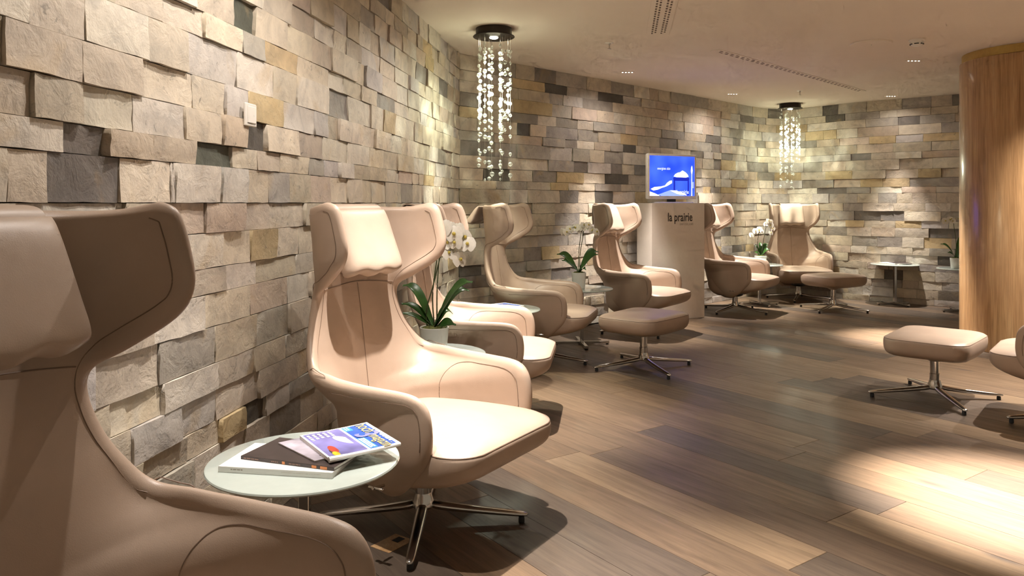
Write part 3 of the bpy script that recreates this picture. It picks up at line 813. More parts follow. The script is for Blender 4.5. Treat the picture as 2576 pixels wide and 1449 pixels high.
for o, (pos, deg, legrot, lab) in zip(ots, OT):
    turn_base(o, legrot, deg)
    o.location = (*pos, 0); o.rotation_euler.z = math.radians(deg); o['label'] = lab

# ------------------------------------------------------------------ side tables
TH = .48
def make_table(label):
    root = empty('side_table', (0, 0, 0), 0, label, 'side table', 'round glass side tables')
    top = G().lathe([(.258, TH - .012), (.263, TH - .010), (.265, TH - .006), (.263, TH - .002), (.258, TH)], 96).build('glass_top', M['milk_glass'], root)
    G().lathe([(.045, TH - .02), (.05, TH - .018), (.05, TH - .012)], 24).build('mounting_plate', M['chrome'], root)
    G().box(-.0145, .0145, -.0145, .0145, .012, TH - .018, .002).build('pole', M['chrome'], root)
    leg = G().box(.0, .235, -.0145, .0145, .008, .030, .002).build('leg', M['chrome'], root)
    G().lathe([(.009, 0), (.011, .003), (.011, .009)], 12, (.218, 0, 0)).build('foot_pad', M['rubber'], leg)
    for k in (1, 2, 3):
        c = copy_tree(leg, root); c.rotation_euler.z = k * math.pi / 2
    return root
TB = [((-.584, 2.145), 0, 'nearest round satin glass side table carrying a stack of magazines'),
      ((-.39, 3.66), 10, 'glass side table mostly hidden behind the largest armchair, carrying an orchid'),
      ((-.07, 5.20), 20, 'glass side table with folded magazine behind the arm of the third armchair'),
      ((.592, 6.46), 5, 'glass side table with orchid between the chandelier armchair and the footstool armchair'),
      ((2.92, 8.98), 10, 'glass side table with orchid between the two far armchairs'),
      ((4.537, 9.02), 12, 'free-standing glass side table with magazine before the far stone wall'),
      ((4.98, 8.40), 2, 'glass side table with orchid half hidden by the wooden pillar')]
tp = make_table(TB[0][2]); tabs = [tp] + [copy_tree(tp) for _ in TB[1:]]
for o, (pos, deg, lab) in zip(tabs, TB):
    o.location = (*pos, 0); o.rotation_euler.z = math.radians(deg); o['label'] = lab

# ------------------------------------------------------------------ orchids
def leaf_geo(length, width, lift, droop, az, base=.0):
    v, f = [], []; n = 14
    for k in range(n + 1):
        t = k / n
        r = length * (t * .85 + .0); z = base + lift * math.sin(min(1, t * 1.15) * math.pi * .5) - droop * max(0, t - .45) ** 1.6
        wd = width * (math.sin(min(1, t * 1.02 + .10) * math.pi) ** .62) if t < .98 else width * .12
        wd = max(wd, .004)
        for s, dz in ((-1, .35), (-.5, .12), (0, 0), (.5, .12), (1, .35)): v.append((r, s * wd * .8, z + dz * wd * .9 + 0.8 * math.cos(az) * s * wd * min(1, t * 3)))
    for k in range(n):
        for j in range(4): a = k * 5 + j; f.append((a, a + 5, a + 6, a + 1))
    m_ = len(v); v += [(x, y, z - .0022) for x, y, z in v]; f += [tuple(i + m_ for i in q[::-1]) for q in f]
    per = list(range(5)) + [k * 5 + 4 for k in range(1, n + 1)] + [n * 5 + j for j in range(3, -1, -1)] + [k * 5 for k in range(n - 1, 0, -1)]
    for a, c in zip(per, per[1:] + per[:1]): f.append((c, a, a + m_, c + m_))
    R = Matrix.Rotation(az, 4, 'Z'); return [tuple(R @ Vector(p)) for p in v], f
def petal_geo(L_, W_, cup):
    v, f = [], []; n = 7
    for k in range(n + 1):
        t = k / n; wd = W_ * math.sin(min(1, .12 + t * .9) * math.pi) ** .55 if t < 1 else W_ * .25
        for s in (-1, -.4, .4, 1): v.append((t * L_, s * wd, cup * t * t * L_ - .25 * abs(s) * wd * (1 - t)))
    for k in range(n):
        for j in range(3): a = k * 4 + j; f.append((a, a + 4, a + 5, a + 1))
    return v, f
def flower_mesh():
    g = G()
    for az, L_, W_, cup in ((0, .034, .031, -.15), (180, .034, .031, -.15), (90, .033, .018, -.25), (215, .032, .017, -.2), (325, .032, .017, -.2)):
        v, f = petal_geo(L_, W_, cup); R = Matrix.Rotation(math.radians(az), 4, 'Z')
        # layered so that petals do not coincide; the flower faces local +Z
        dz = .0015 if az in (0, 180) else 0
        g.add([tuple(R @ Vector(p) + Vector((0, 0, dz))) for p in v], f)
    return g
FL = flower_mesh()
fl_proto_me = None
def make_orchid(loc, rz, label, leaves, stems, pot_h=.135, pot_r=.068, seed=1):
    global fl_proto_me
    r_ = random.Random(seed)
    root = empty('potted_orchid', loc, rz, label, 'orchid', 'white orchids in pots')
    pr = [(pot_r * .80, 0), (pot_r * .84, .003), (pot_r, pot_h - .002), (pot_r - .002, pot_h), (pot_r - .006, pot_h - .001), (pot_r - .008, pot_h - .02)]
    G().lathe(pr, 36).build('pot', M['pot'], root)
    g = G(); n = 26; v, f = [], []
    for j in range(7):
        for k in range(n):
            rr = (pot_r - .0075) * (1 - j / 6.5); v.append((rr * math.cos(k * 2 * math.pi / n), rr * math.sin(k * 2 * math.pi / n), pot_h - .012 + .014 * min(1, j / 2) + r_.uniform(-.004, .006)))
    for j in range(6):
        for k in range(n): f.append((j * n + k, j * n + (k + 1) % n, (j + 1) * n + (k + 1) % n, (j + 1) * n + k))
    f.append(tuple(6 * n + k for k in range(n))); mesh_obj('moss', v, f, M['moss'], root)
    for (az, ln, wd, lift, droop) in leaves:
        v, f = leaf_geo(ln, wd, lift, droop, math.radians(az), pot_h - .008); mesh_obj('leaf', v, f, M['leaf'], root, True, 1)
    for pts, flowers in stems:
        P = smooth_path([(a, b2, c + pot_h) for a, b2, c in pts], 30)
        st = G().tube(P, [.0035 - .0018 * k / 29 for k in range(30)], 7).build('stem', M['stem'], root)
        for (t, dx, dy, dz, face, tilt, s) in flowers:
            p = P[int(t * 29)]
            if fl_proto_me is None:
                o = FL.build('flower', M['petal'], root, True, angle=None); fl_proto_me = o.data
            else:
                o = bpy.data.objects.new('flower', fl_proto_me); COL.objects.link(o); o.parent = root
            q = (p[0] + dx, p[1] + dy, p[2] + dz)
            # local +Z of the flower is turned to azimuth `face`
            o.matrix_local = Matrix.Translation(q) @ Matrix.Rotation(math.radians(face), 4, 'Z') @ Matrix.Rotation(math.radians(tilt), 4, 'Y') @ Matrix.Rotation(math.radians(90), 4, 'Z') @ Matrix.Scale(s, 4)
            lip = G().lathe([(.002, .0), (.006, .004), (.0075, .009), (.003, .014)], 8).build('flower_lip', M['lip'], o)
            if math.dist(p, q) > .012:
                G().tube(smooth_path([p, ((p[0] + q[0]) / 2, (p[1] + q[1]) / 2, (p[2] + q[2]) / 2 + .008), q], 6), .0013, 5).build('pedicel', M['stem'], root)
    return root
# main orchid behind the big armchair (x right, y away, z up in its own frame)
def sprig(pts, n, t0, seed, spread=.03, face=-80, s=1.0):
    r_ = random.Random(seed); out = []
    for k in range(n):
        t = t0 + (1 - t0) * k / max(1, n - 1)
        out.append((t, (r_.uniform(.3, 1) * (1 if k % 2 else -1)) * spread, r_.uniform(-.028, 0), r_.uniform(-.012, .008), face + r_.uniform(-45, 45), 78 + r_.uniform(-18, 14), s * r_.uniform(.85, 1.12)))
    return (pts, out)
make_orchid((-.372, 3.645, TH), 0, 'white orchid in white pot behind the arm of the largest armchair',
    [(155, .21, .027, .205, .02), (172, .19, .018, .115, .0), (14, .20, .031, .195, .05), (-8, .22, .034, .225, .0), (-22, .135, .025, .035, .03), (35, .12, .022, .10, .1), (186, .20, .012, .075, .0)],
    [sprig([(0, 0, 0), (-.008, 0, .15), (.012, 0, .32), (.035, -.01, .43), (.07, -.02, .475), (.115, -.02, .44), (.14, -.02, .40)], 8, .60, 3, .030, -90, 1.15),
     sprig([(-.035, .0, 0), (-.038, 0, .08), (-.005, 0, .20), (.03, .0, .34), (.055, 0, .40), (.085, 0, .385), (.095, -.01, .33)], 6, .58, 5, .028, -90, 1.15),
     ([(.012, .01, 0), (.012, .01, .16), (.02, .01, .30), (.03, .01, .42)], [])], .128, .070, 1)
make_orchid((.565, 6.44, TH), 0, 'white orchid in greenish-white pot left of the footstool armchair',
    [(168, .22, .038, .165, .02), (186, .17, .036, .11, .0), (8, .20, .044, .19, .03), (-10, .19, .044, .16, .0), (-60, .12, .03, .05, .03)],
    [sprig([(0, 0, 0), (.0, 0, .16), (.015, 0, .30), (.02, 0, .36), (-.02, 0, .385), (-.085, -.01, .365), (-.13, -.01, .345)], 8, .52, 8, .024, -85),
     sprig([(.012, 0, 0), (.01, 0, .14), (.035, 0, .30), (.05, 0, .40), (.06, 0, .40), (.10, -.01, .36), (.135, -.01, .35)], 6, .60, 9, .022, -80)], .135, .062, 2)
make_orchid((2.93, 8.97, TH), 0, 'white orchid in white bowl-shaped pot between the two far armchairs',
    [(75, .14, .022, .16, .0), (150, .08, .02, .12, .0), (20, .13, .032, .14, .02), (-15, .12, .03, .09, .02), (190, .09, .02, .05, .0)],
    [sprig([(-.03, 0, 0), (-.035, 0, .16), (-.02, 0, .27), (-.005, 0, .30), (-.05, 0, .31), (-.085, 0, .24)], 7, .5, 11, .024, -95),
     sprig([(.01, 0, 0), (.03, 0, .16), (.06, 0, .32), (.075, 0, .38), (.10, 0, .42), (.125, 0, .36), (.13, 0, .28)], 7, .5, 12, .022, -95)], .10, .070, 3)
make_orchid((4.90, 8.40, TH), 0, 'white orchid in white pot half hidden by the wooden pillar',
    [(165, .18, .022, .16, .0), (190, .12, .02, .07, .0), (30, .19, .032, .24, .0), (-20, .15, .03, .12, .0)],
    [sprig([(0, 0, 0), (.0, 0, .18), (-.02, 0, .32), (-.03, 0, .41), (-.06, 0, .43), (-.12, 0, .41)], 5, .6, 15, .024, -90),
     sprig([(.02, 0, 0), (.04, 0, .2), (.06, 0, .34), (.05, 0, .42), (.02, 0, .44)], 5, .6, 16, .024, -90)], .115, .062, 4)

# ------------------------------------------------------------------ lettering
def text_mesh(body, size, depth=.0004, align='LEFT', shear=0.0, xs=1.0, bold=0.0):
    c = bpy.data.curves.new('t', 'FONT'); c.body = body; c.size = size; c.extrude = depth; c.align_x = align; c.shear = shear; c.resolution_u = 3; c.offset = bold
    o = bpy.data.objects.new('t', c); COL.objects.link(o); dg = bpy.context.evaluated_depsgraph_get()
    me = bpy.data.meshes.new_from_object(o.evaluated_get(dg)); bpy.data.objects.remove(o); bpy.data.curves.remove(c)
    me.materials.clear()
    for v in me.vertices: v.co.x *= xs
    return me
def text(body, name, size, m, parent, Mx, **kw):
    me = text_mesh(body, size, **kw); me.name = name; me.materials.append(m)
    o = bpy.data.objects.new(name, me); COL.objects.link(o); o.parent = parent; o.matrix_local = Mx
    return o

def print_line(name, length, height, m, parent, Mx, seed=1):
    """a line of print too small to read: a row of word-length strokes"""
    r_ = random.Random(seed); g = G(); x = 0.0
    while x < length * .92:
        w_ = min(length - x, length * r_.uniform(.12, .30)); g.box(x, x + w_, 0, height, 0, .0003); x += w_ + height * .7
    o = g.build(name, m, parent, False); o.matrix_local = Mx
    return o

# ------------------------------------------------------------------ magazines on the near table
def frame_xy(o, ex, ey):
    """matrix with local x along ex, local y along ey (2-D), z up"""
    ex = Vector((*ex, 0)); ey = Vector((*ey, 0)); a = math.atan2(ex.y, ex.x)
    return a
T0 = TH + .0002
# thick white magazine: spine corner points surveyed on the table top
def flat_mag(label, a, b2, depth, z, th, cover, spine_mat, name='magazine', page_side=True):
    """a->b2: the spine edge (front, seen by the camera) as plan points; the block extends `depth` away from the viewer"""
    a, b2 = Vector(a), Vector(b2); d = b2 - a; ang = math.atan2(d.y, d.x); w_ = d.length
    root = empty(name, (a.x, a.y, z), ang, label, 'magazine', 'magazines on the nearest table')
    G().box(.002, w_ - .001, .002, depth - .001, .0012, th - .0012).build('pages', M['page'], root, False)
    G().box(0, w_, 0, depth, th - .0012, th, .0004).build('front_cover', cover, root, False)
    G().box(0, w_, 0, depth, 0, .0012, .0004).build('back_cover', cover, root, False)
    G().box(0, w_, -.0006, .002, 0, th, .0004).build('spine', spine_mat, root, False)
    return root, w_
z = T0
pa, pb = px(549, 1180, z + .008)[:2], px(836, 1197, z + .008)[:2]
mg, w_ = flat_mag('thick white magazine at the bottom of the stack', pa, pb, .20, z, .016, M['paper'], M['paper'])
SP = Matrix.Rotation(math.pi / 2, 4, 'X')
print_line('spine_print', .034, .003, M['grey_ink'], mg, Matrix.Translation((.036, -.0008, .008)) @ SP, 1)
print_line('spine_print', w_ * .34, .0022, M['page'], mg, Matrix.Translation((w_ * .56, -.0008, .008)) @ SP, 2)
z += .0164
pa, pb = px(606, 1150, z + .005)[:2], px(840, 1180, z + .005)[:2]
mg, w_ = flat_mag('dark brown brochure with orange marks on its spine', pa, pb, .175, z, .009, M['cover_dark'], M['cover_dark'])
for x0, x1 in ((.455, .485), (.77, .82), (.86, .93)):
    G().box(w_ * x0, w_ * x1, -.0012, -.0005, .001, .008).build('orange_mark', M['cover_orange'], mg, False)
print_line('spine_print', w_ * .18, .0028, M['spine_ink'], mg, Matrix.Translation((.010, -.0010, .003)) @ SP, 3)
print_line('spine_print', w_ * .08, .0028, M['spine_ink'], mg, Matrix.Translation((w_ * .34, -.0010, .003)) @ SP, 4)
print_line('spine_print', w_ * .12, .0028, M['spine_ink'], mg, Matrix.Translation((w_ * .53, -.0010, .003)) @ SP, 5)
z += .0094
# thin grey-violet leaflet
pa, pb = px(792, 1163, z)[:2], px(700, 1117, z)[:2]
mg = empty('leaflet', (pa[0], pa[1], z), math.atan2(pb[1] - pa[1], pb[0] - pa[0]) - math.pi / 2, 'thin grey and violet leaflet under the blue magazine', 'magazine', 'magazines on the nearest table')
hh = math.dist(pa, pb)
G().box(0, .17, 0, hh, 0, .003, .0008).build('pages', M['page'], mg, False)
G().box(0, .17, 0, hh, .003, .0042, .0005).build('front_cover', M['cover_grey'], mg, False)
G().poly([(.045 + .016 * math.cos(t), .028 + .006 * math.sin(t)) for t in np.linspace(0, 6.28, 12, endpoint=False)], .0042, .0046).build('cover_picture', M['ink'], mg, False)
print_line('title_print', .022, .010, M['paper'], mg, Matrix.Translation((.014, hh - .035, .0043)) @ Matrix.Rotation(-1.57, 4, 'Z'), 6)
z += .0048
# folded blue magazine on top, corners surveyed: nearest corner c0, then to the right c1, far c2, left c3
zz = z + .006
c0, c1, c2, c3 = (px(828, 1157, zz), px(1008, 1122, zz), px(905, 1056, zz), px(733, 1095, zz))
e1 = Vector(c1[:2]) - Vector(c0[:2]); e2 = Vector(c3[:2]) - Vector(c0[:2])
ang = math.atan2(e1.y, e1.x); wm, hm = e1.length, e2.length
perp = Vector((-e1.y, e1.x)).normalized()
mg = empty('magazine', (c0[0], c0[1], z), ang, 'folded blue magazine with gold title on top of the stack', 'magazine', 'magazines on the nearest table')
wm, hm = max(.19, min(.27, wm)), max(.15, min(.24, hm))
sk = e2.dot(e1.normalized()) / e2.length * 0
def lift(x): return .004 * (x / wm) + .010 * max(0, x / wm - .55) ** 2
def sheet(z0, z1, x0, x1, y0, y1, m_, name):
    v, f = [], []; n = 10
    for zo in (z0, z1):
        for k in range(n + 1):
            x = x0 + (x1 - x0) * k / n
            for y in (y0, y1): v.append((x, y, zo + lift(x)))
    b0 = 2 * (n + 1)
    for k in range(n):
        a = 2 * k; f += [(a, a + 1, a + 3, a + 2), (b0 + a, b0 + a + 2, b0 + a + 3, b0 + a + 1), (a, a + 2, b0 + a + 2, b0 + a), (a + 1, b0 + a + 1, b0 + a + 3, a + 3)]
    f += [(0, b0, b0 + 1, 1), (2 * n, 2 * n + 1, b0 + 2 * n + 1, b0 + 2 * n)]
    return mesh_obj(name, v, f, m_, mg, False)
sheet(0, .009, 0, wm, .004, hm, M['page'], 'pages')
sheet(.009, .0098, 0, wm, 0, hm, M['paper'], 'front_cover')
G().tube([(x, .002, .0052 + lift(x)) for x in np.linspace(0, wm, 8)], [.0085, .0075, .006, .0052, .005, .005, .005, .005], 10).build('folded_spine', M['paper'], mg)
zp = .0098
# cover print; title runs along the right-hand strip, read from the far side to the near side
sheet(zp, zp + .0002, .006, wm * .55, .008, hm - .006, M['cover_violet'], 'cover_picture')
sheet(zp, zp + .0002, wm * .585, wm - .010, .008, hm - .008, M['cover_blue'], 'title_panel')
sheet(zp + .0002, zp + .0004, wm * .585, wm * .70, .012, hm * .46, M['cover_cyan'], 'title_strip')
sheet(zp + .0002, zp + .0004, wm * .585, wm * .70, hm * .80, hm - .012, M['cover_cyan'], 'title_strip')
def disc(cx, cy, rx, ry, m_, name, z0=.0002, a=0.0):
    pts = [(cx + rx * math.cos(t) * math.cos(a) - ry * math.sin(t) * math.sin(a), cy + rx * math.cos(t) * math.sin(a) + ry * math.sin(t) * math.cos(a)) for t in np.linspace(0, 2 * math.pi, 18, endpoint=False)]
    zl = lift(cx); return G().poly(pts, zp + z0 + zl, zp + z0 + zl + .0002).build(name, m_, mg, False)
disc(wm * .44, hm * .52, wm * .085, hm * .20, M['cover_glow'], 'cover_picture', a=.35)
disc(wm * .17, hm * .27, wm * .055, hm * .14, M['cover_red'], 'cover_picture')
disc(wm * .13, hm * .19, wm * .035, hm * .10, M['ink'], 'cover_picture', .0003)
disc(wm * .14, hm * .10, wm * .045, hm * .085, M['cover_yellow'], 'cover_picture', .0004)
RT = Matrix.Rotation(-math.pi / 2, 4, 'Z')
def cover_text(body, nm, size, x, y, m_, **kw):
    text(body, nm, size, m_, mg, Matrix.Translation((x, y, zp + .0006 + lift(x + size * .4))) @ Matrix.Rotation(-.03, 4, 'Y') @ RT, **kw)
cover_text('hoch', 'title_lettering', .060, wm * .78, hm * .97, M['gold_ink'], xs=.78)
cover_text('3', 'title_numeral', .098, wm * .62, hm * .63, M['lavender'], xs=.95, bold=.002)
cover_text('magazin', 'title_lettering', .052, wm * .76, hm * .47, M['gold_ink'], xs=.70)
def cover_line(nm, x, y, ln, h, m_, seed):
    print_line(nm, ln, h, m_, mg, Matrix.Translation((x, y, zp + .0007 + lift(x + h * .5))) @ Matrix.Rotation(-.03, 4, 'Y') @ RT, seed)
cover_line('subtitle_print', wm * .915, hm * .46, hm * .36, .0075, M['paper'], 7)
for k in range(5): cover_line('headline_print', wm * (.06 + .075 * k), hm * .92, hm * (.24 - .012 * (k % 3)), .0075, M['paper'], 10 + k)
for k in range(3): cover_line('headline_print', wm * (.60 + .03 * k), hm * .44, hm * .38, .004, M['paper'], 20 + k)
for k in range(2): cover_line('headline_print', wm * (.605 + .035 * k), hm * .93, hm * .10, .004, M['paper'], 30 + k)

# magazines on two other tables
def small_mag(loc, deg, label, cover, w_=.21, h_=.28, th=.008, mark=True):
    root = empty('magazine', loc, math.radians(deg), label, 'magazine')
    G().box(-w_ / 2, w_ / 2, -h_ / 2, h_ / 2, .001, th - .001).build('pages', M['page'], root, False)
    G().box(-w_ / 2, w_ / 2, -h_ / 2, h_ / 2, th - .001, th, .0003).build('front_cover', cover, root, False)
    G().box(-w_ / 2, w_ / 2, -h_ / 2, h_ / 2, 0, .001, .0003).build('back_cover', M['paper'], root, False)
    if mark:
        G().box(-w_ / 2 + .012, w_ / 2 - .012, h_ / 2 - .095, h_ / 2 - .012, th, th + .0003).build('title_panel', M['cover_blue'], root, False)
        G().box(-w_ / 2 + .012, w_ / 2 - .012, -h_ / 2 + .012, h_ / 2 - .105, th, th + .0003).build('cover_picture', M['cover_violet'], root, False)
        text('hoch magazin', 'title_lettering', .036, M['gold_ink'], root, Matrix.Translation((-w_ / 2 + .016, h_ / 2 - .07, th + .0005)), xs=.8)
    return root
small_mag((-.105, 5.19, T0), -38, 'dark magazine lying beneath the blue one on the table between two armchairs', M['cover_dark'], .20, .27, .010, False)
small_mag((-.09, 5.19, T0 + .0102), -50, 'blue and white magazine on the table between two armchairs', M['paper'], .21, .28, .010)
small_mag((4.55, 9.04, T0), 25, 'pale magazine on the free-standing table by the far wall', M['paper'], .22, .28, .010, False)
small_mag((4.60, 9.01, T0 + .0102), -8, 'dark thin magazine lying across the pale one by the far wall', M['cover_dark'], .20, .26, .005, False)

# ------------------------------------------------------------------ pedestal with screen
th = math.radians(24); u = Vector((math.cos(th), math.sin(th))); n_ = Vector((math.sin(th), -math.cos(th)))
FR = Vector((2.02, 7.99)); PWD, PDP, PH = .66, .27, 1.20
FLc = FR - u * PWD
ped = empty('pedestal', (FLc.x, FLc.y, 0), th, 'tall white display pedestal with black lettering', 'pedestal')
G().box(0, PWD, 0, PDP, 0, PH, .002).build('body', M['white_lacquer'], ped, False)
UP = Matrix.Rotation(math.pi / 2, 4, 'X')
text('la prairie', 'lettering', .125, M['ink'], ped, Matrix.Translation((PWD * .295, -.0006, PH - .185)) @ UP, xs=.70, bold=.0016)
text('SWITZERLAND', 'small_lettering', .030, M['grey_ink'], ped, Matrix.Translation((PWD * .52, -.0006, PH - .228)) @ UP, xs=.85)

tw, tht = .635, .472
tc = FLc + u * (PWD * .53) - n_ * (PDP * .5)
tv = empty('monitor', (tc.x, tc.y, PH), math.radians(27), 'white-framed flat screen showing a blue advertisement on the pedestal', 'monitor')
G().box(-.235, .235, -.07, .09, 0, .012, .005).build('stand_base', M['white_plastic'], tv)
G().box(-.05, .05, .0, .03, .010, .07, .004).build('stand_neck', M['black'], tv)
z0 = .042
G().box(-tw / 2, tw / 2, .0, .045, z0, z0 + tht, .008).build('housing', M['white_plastic'], tv)
for nm, a in (('bezel', (-tw / 2, tw / 2, -.006, 0, z0 + tht - .022, z0 + tht)), ('bezel', (-tw / 2, tw / 2, -.006, 0, z0, z0 + .034)), ('bezel', (-tw / 2, -tw / 2 + .022, -.006, 0, z0 + .034, z0 + tht - .022)), ('bezel', (tw / 2 - .022, tw / 2, -.006, 0, z0 + .034, z0 + tht - .022))):
    G().box(*a, .002).build(nm, M['white_plastic'], tv)
sw, s0, s1 = tw / 2 - .022, z0 + .034, z0 + tht - .022
m, nt, b = nmat('screen_blue'); b.inputs['Base Color'].default_value = (0, 0, 0, 1); b.inputs['Roughness'].default_value = .15
co = N(nt, 'ShaderNodeTexCoord'); no = N(nt, 'ShaderNodeTexNoise', i_Scale=4.0, i_Detail=1.0); L(nt, co.outputs['Object'], no.inputs['Vector'])
L(nt, ramp(nt, no.outputs[0], [(.35, (.010, .035, .95)), (.65, (.03, .075, 1.0))]).outputs[0], b.inputs['Emission Color']); b.inputs['Emission Strength'].default_value = 2.2
M['scr'] = m; M['scr_white'] = emis('screen_white', (.88, .92, 1.0), 1.1); M['scr_mid'] = emis('screen_mid', (.30, .40, 1.0), 1.1); M['scr_dark'] = emis('screen_dark', (.008, .02, .42), 1.0)
scr = G().box(-sw, sw, -.002, 0, s0, s1).build('screen', M['scr'], tv, False)
def on_screen(pts, m_, name, lay=1):
    W2, H2 = 2 * sw, s1 - s0; y1 = -.002 - .0004 * lay; y0 = y1 + .0004
    q = [(-sw + a * W2, s0 + c * H2) for a, c in pts]; n = len(q)
    v = [(a, y0, c) for a, c in q] + [(a, y1, c) for a, c in q]
    f = [tuple(range(n - 1, -1, -1)), tuple(range(n, 2 * n))] + [(i, (i + 1) % n, n + (i + 1) % n, n + i) for i in range(n)]
    return mesh_obj(name, v, f, m_, scr, False)
on_screen([(.525, .02), (.525, .40), (.515, .44), (.53, .47), (.87, .47), (.885, .44), (.875, .40), (.875, .02)], M['scr_dark'], 'jar_image')
on_screen([(.56, .04), (.56, .38), (.84, .38), (.84, .04)], M['scr'], 'jar_image', 2)
on_screen([(.525, .49), (.56, .55), (.62, .59), (.67, .60), (.72, .645), (.75, .635), (.80, .60), (.85, .54), (.865, .49), (.80, .465), (.70, .47), (.60, .47)], M['scr_white'], 'cream_image', 2)
on_screen([(.0, .0), (.0, .11), (.10, .07), (.20, .02), (.22, .0)], M['scr_white'], 'hand_image', 2)
on_screen([(.02, .17), (.10, .22), (.24, .235), (.33, .26), (.38, .33), (.44, .38), (.49, .39), (.49, .32), (.42, .27), (.36, .235), (.27, .20), (.17, .15), (.08, .13)], M['scr_white'], 'hand_image', 3)
on_screen([(.18, .03), (.32, .09), (.46, .15), (.60, .13), (.72, .09), (.80, .02), (.72, .0), (.25, .0)], M['scr_mid'], 'hand_image', 3)
on_screen([(.45, .13), (.56, .14), (.70, .10), (.82, .03), (.82, .01), (.60, .05)], M['scr_white'], 'hand_image', 4)
on_screen([(.925, .0), (.93, .55), (.915, .64), (.925, .74), (.94, .78), (.952, .74), (.96, .64), (.945, .55), (.948, .0)], M['scr_white'], 'spatula_image', 2)
on_screen([(.95, .20), (.95, .36), (.985, .36), (.985, .20)], M['scr_mid'], 'glass_image', 2)
def scr_text(b_, size, a, c, xs=1.0, nm='screen_lettering'):
    text(b_, nm, size, M['scr_white'], scr, Matrix.Translation((-sw + a * 2 * sw, -.0042, s0 + c * (s1 - s0))) @ UP, xs=xs, depth=.0002)
scr_text('energizes skin', .040, .165, .655, .75); scr_text('la prairie', .060, .585, .055, .78)
G().poly([(.0, .0), (.015, 0), (.015, .004), (0, .004)], 0, .0004).build('maker_mark', M['grey_ink'], tv, False).matrix_local = Matrix.Translation((-tw / 2 + .04, -.0062, z0 + .014)) @ UP

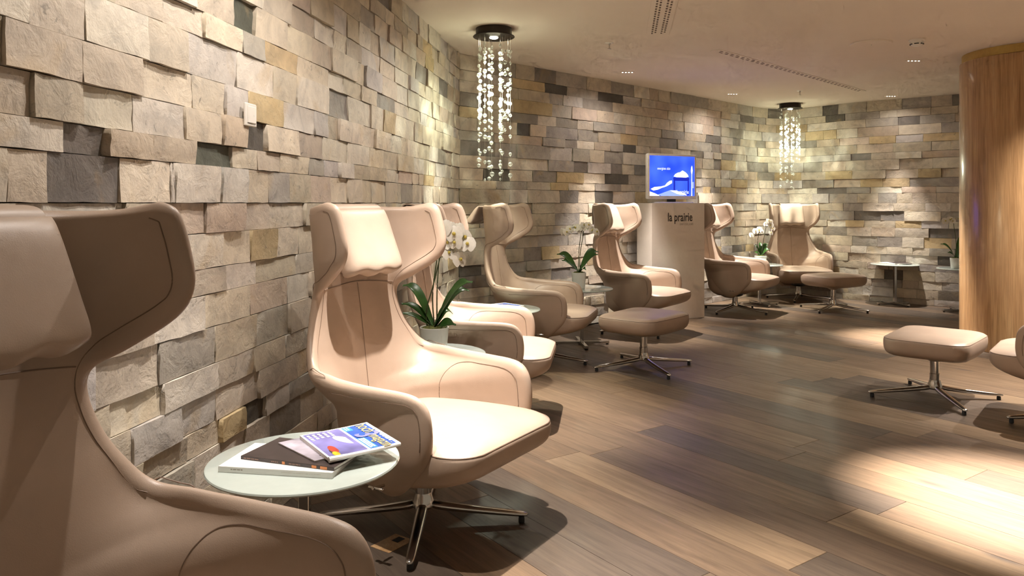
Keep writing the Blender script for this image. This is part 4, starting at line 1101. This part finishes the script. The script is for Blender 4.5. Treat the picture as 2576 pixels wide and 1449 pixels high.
# ------------------------------------------------------------------ crystal chandeliers
def bead_mesh(drop):
    if drop: pr = [(.0006, -1.75), (.10, -1.45), (.34, -1.05), (.72, -.70), (.96, -.20), (1.0, .15), (.86, .58), (.5, .88), (.12, 1.0)]
    else: pr = [(.10, -1.0), (.5, -.86), (.87, -.5), (1.0, 0), (.87, .5), (.5, .86), (.10, 1.0)]
    o = G().lathe(pr, 12).build('glass_bead', M['bead'], None, True, angle=None); me = o.data; bpy.data.objects.remove(o); return me
BM = [bead_mesh(False), bead_mesh(True)]
def make_chandelier(x, y, label, single, seed, nst, z_end, light):
    r_ = random.Random(seed)
    root = empty('chandelier', (x, y, CEIL), 0, label, 'chandelier', 'crystal bead chandeliers')
    G().lathe([(.126, -.056), (.129, -.054), (.130, -.002), (.128, 0)], 48).build('canopy', M['bronze'], root)
    G().lathe([(.146, -.064), (.149, -.062), (.149, -.058), (.146, -.056)], 48).build('canopy_disc', M['bronze'], root)
    G().lathe([(.024, -.072), (.030, -.068), (.030, -.060)], 20).build('lamp_lens', M['lamp_big'], root)
    zt = -.064
    for k in range(nst):
        a = 2 * math.pi * k / nst + r_.uniform(-.1, .1); rr = (.118, .112, .065)[k % 3] if nst > 8 else .1
        sx, sy = rr * math.cos(a), rr * math.sin(a)
        zend = z_end + (0.0 if k % 3 == 2 else r_.choice((0, .10, .36, .45, .16)))
        st = G().tube([(sx, sy, zt), (sx, sy, zend - CEIL)], .0007, 5).build('strand', M['wire'], root)
        z = -.064 - r_.uniform(.06, .12)
        g = G()
        while z > zend - CEIL + .012:
            s = r_.choice((.0095, .011, .0125, .0145, .016)); dr = r_.random() < .45
            if single:
                o = bpy.data.objects.new('glass_bead', BM[1 if dr else 0]); COL.objects.link(o); o.parent = st
                o.location = (sx, sy, z); o.scale = (s, s, s)
            else:
                me = BM[1 if dr else 0]; g.add([(sx + v.co.x * s, sy + v.co.y * s, z + v.co.z * s) for v in me.vertices], [tuple(p.vertices) for p in me.polygons])
            z -= s * 2 + r_.choice((.006, .014, .028, .042, .06, .085)) * (1 if z > -.75 else 1.7)
        if not single:
            o = g.build('glass_beads', M['bead'], st, True, angle=None); o['kind'] = 'stuff'
    spot(root, (0, 0, -.085), light * 12, 60, .8, (1, .95, .78), .03)
    # added lamp among the beads; its streaked beam imitates light scattered by crystals
    d = bpy.data.lights.new('added_streak_light', 'POINT'); d.energy = light * (1.5 if single else .8); d.color = (.95, 1.0, .78); d.shadow_soft_size = .05
    d.use_nodes = True; nt = d.node_tree; em = nt.nodes['Emission']
    co = N(nt, 'ShaderNodeTexCoord'); mp = N(nt, 'ShaderNodeMapping'); mp.inputs['Scale'].default_value = (20, 20, 3.2); L(nt, co.outputs['Normal'], mp.inputs[0])
    no = N(nt, 'ShaderNodeTexNoise', i_Scale=1.0, i_Detail=3.0, i_Distortion=.5); L(nt, mp.outputs[0], no.inputs['Vector'])
    r = ramp(nt, no.outputs[0], [(.40, (.12, .12, .12)), (.58, (.6, .6, .6)), (.72, (3.2, 3.2, 3.2))]); sp = N(nt, 'ShaderNodeSeparateXYZ'); L(nt, co.outputs['Normal'], sp.inputs[0])
    mr = N(nt, 'ShaderNodeMapRange', i_1=-.25, i_2=.45, i_3=1.0, i_4=.06); L(nt, sp.outputs['Z'], mr.inputs[0])
    mm = N(nt, 'ShaderNodeMath', operation='MULTIPLY'); L(nt, r.outputs[0], mm.inputs[0]); L(nt, mr.outputs[0], mm.inputs[1]); L(nt, mm.outputs[0], em.inputs['Strength'])
    o = bpy.data.objects.new('added_streak_light', d); COL.objects.link(o); o.parent = root; o.location = (0, 0, -.50)
    return root
make_chandelier(-.13, 5.45, 'crystal bead chandelier with dark round canopy, the larger and closer one', True, 4, 15, 1.33, 20)
make_chandelier(3.50, 9.58, 'crystal bead chandelier hanging in the far corner, the smaller one', False, 9, 14, 1.36, 26)

# ------------------------------------------------------------------ floor socket box under the big armchair
p0 = px(987, 1367)
e = empty('floor_outlet', (p0[0], p0[1], 0), math.radians(54.5), 'flush wooden floor outlet lid under the largest armchair', 'floor outlet')
G().box(-.062, .062, -.045, .045, 0, .0016, .0005).build('lid', M['veneer'], e, False)
G().box(.012, .050, -.014, .016, .0016, .0026, .0004).build('cable_flap', M['rubber'], e, False)
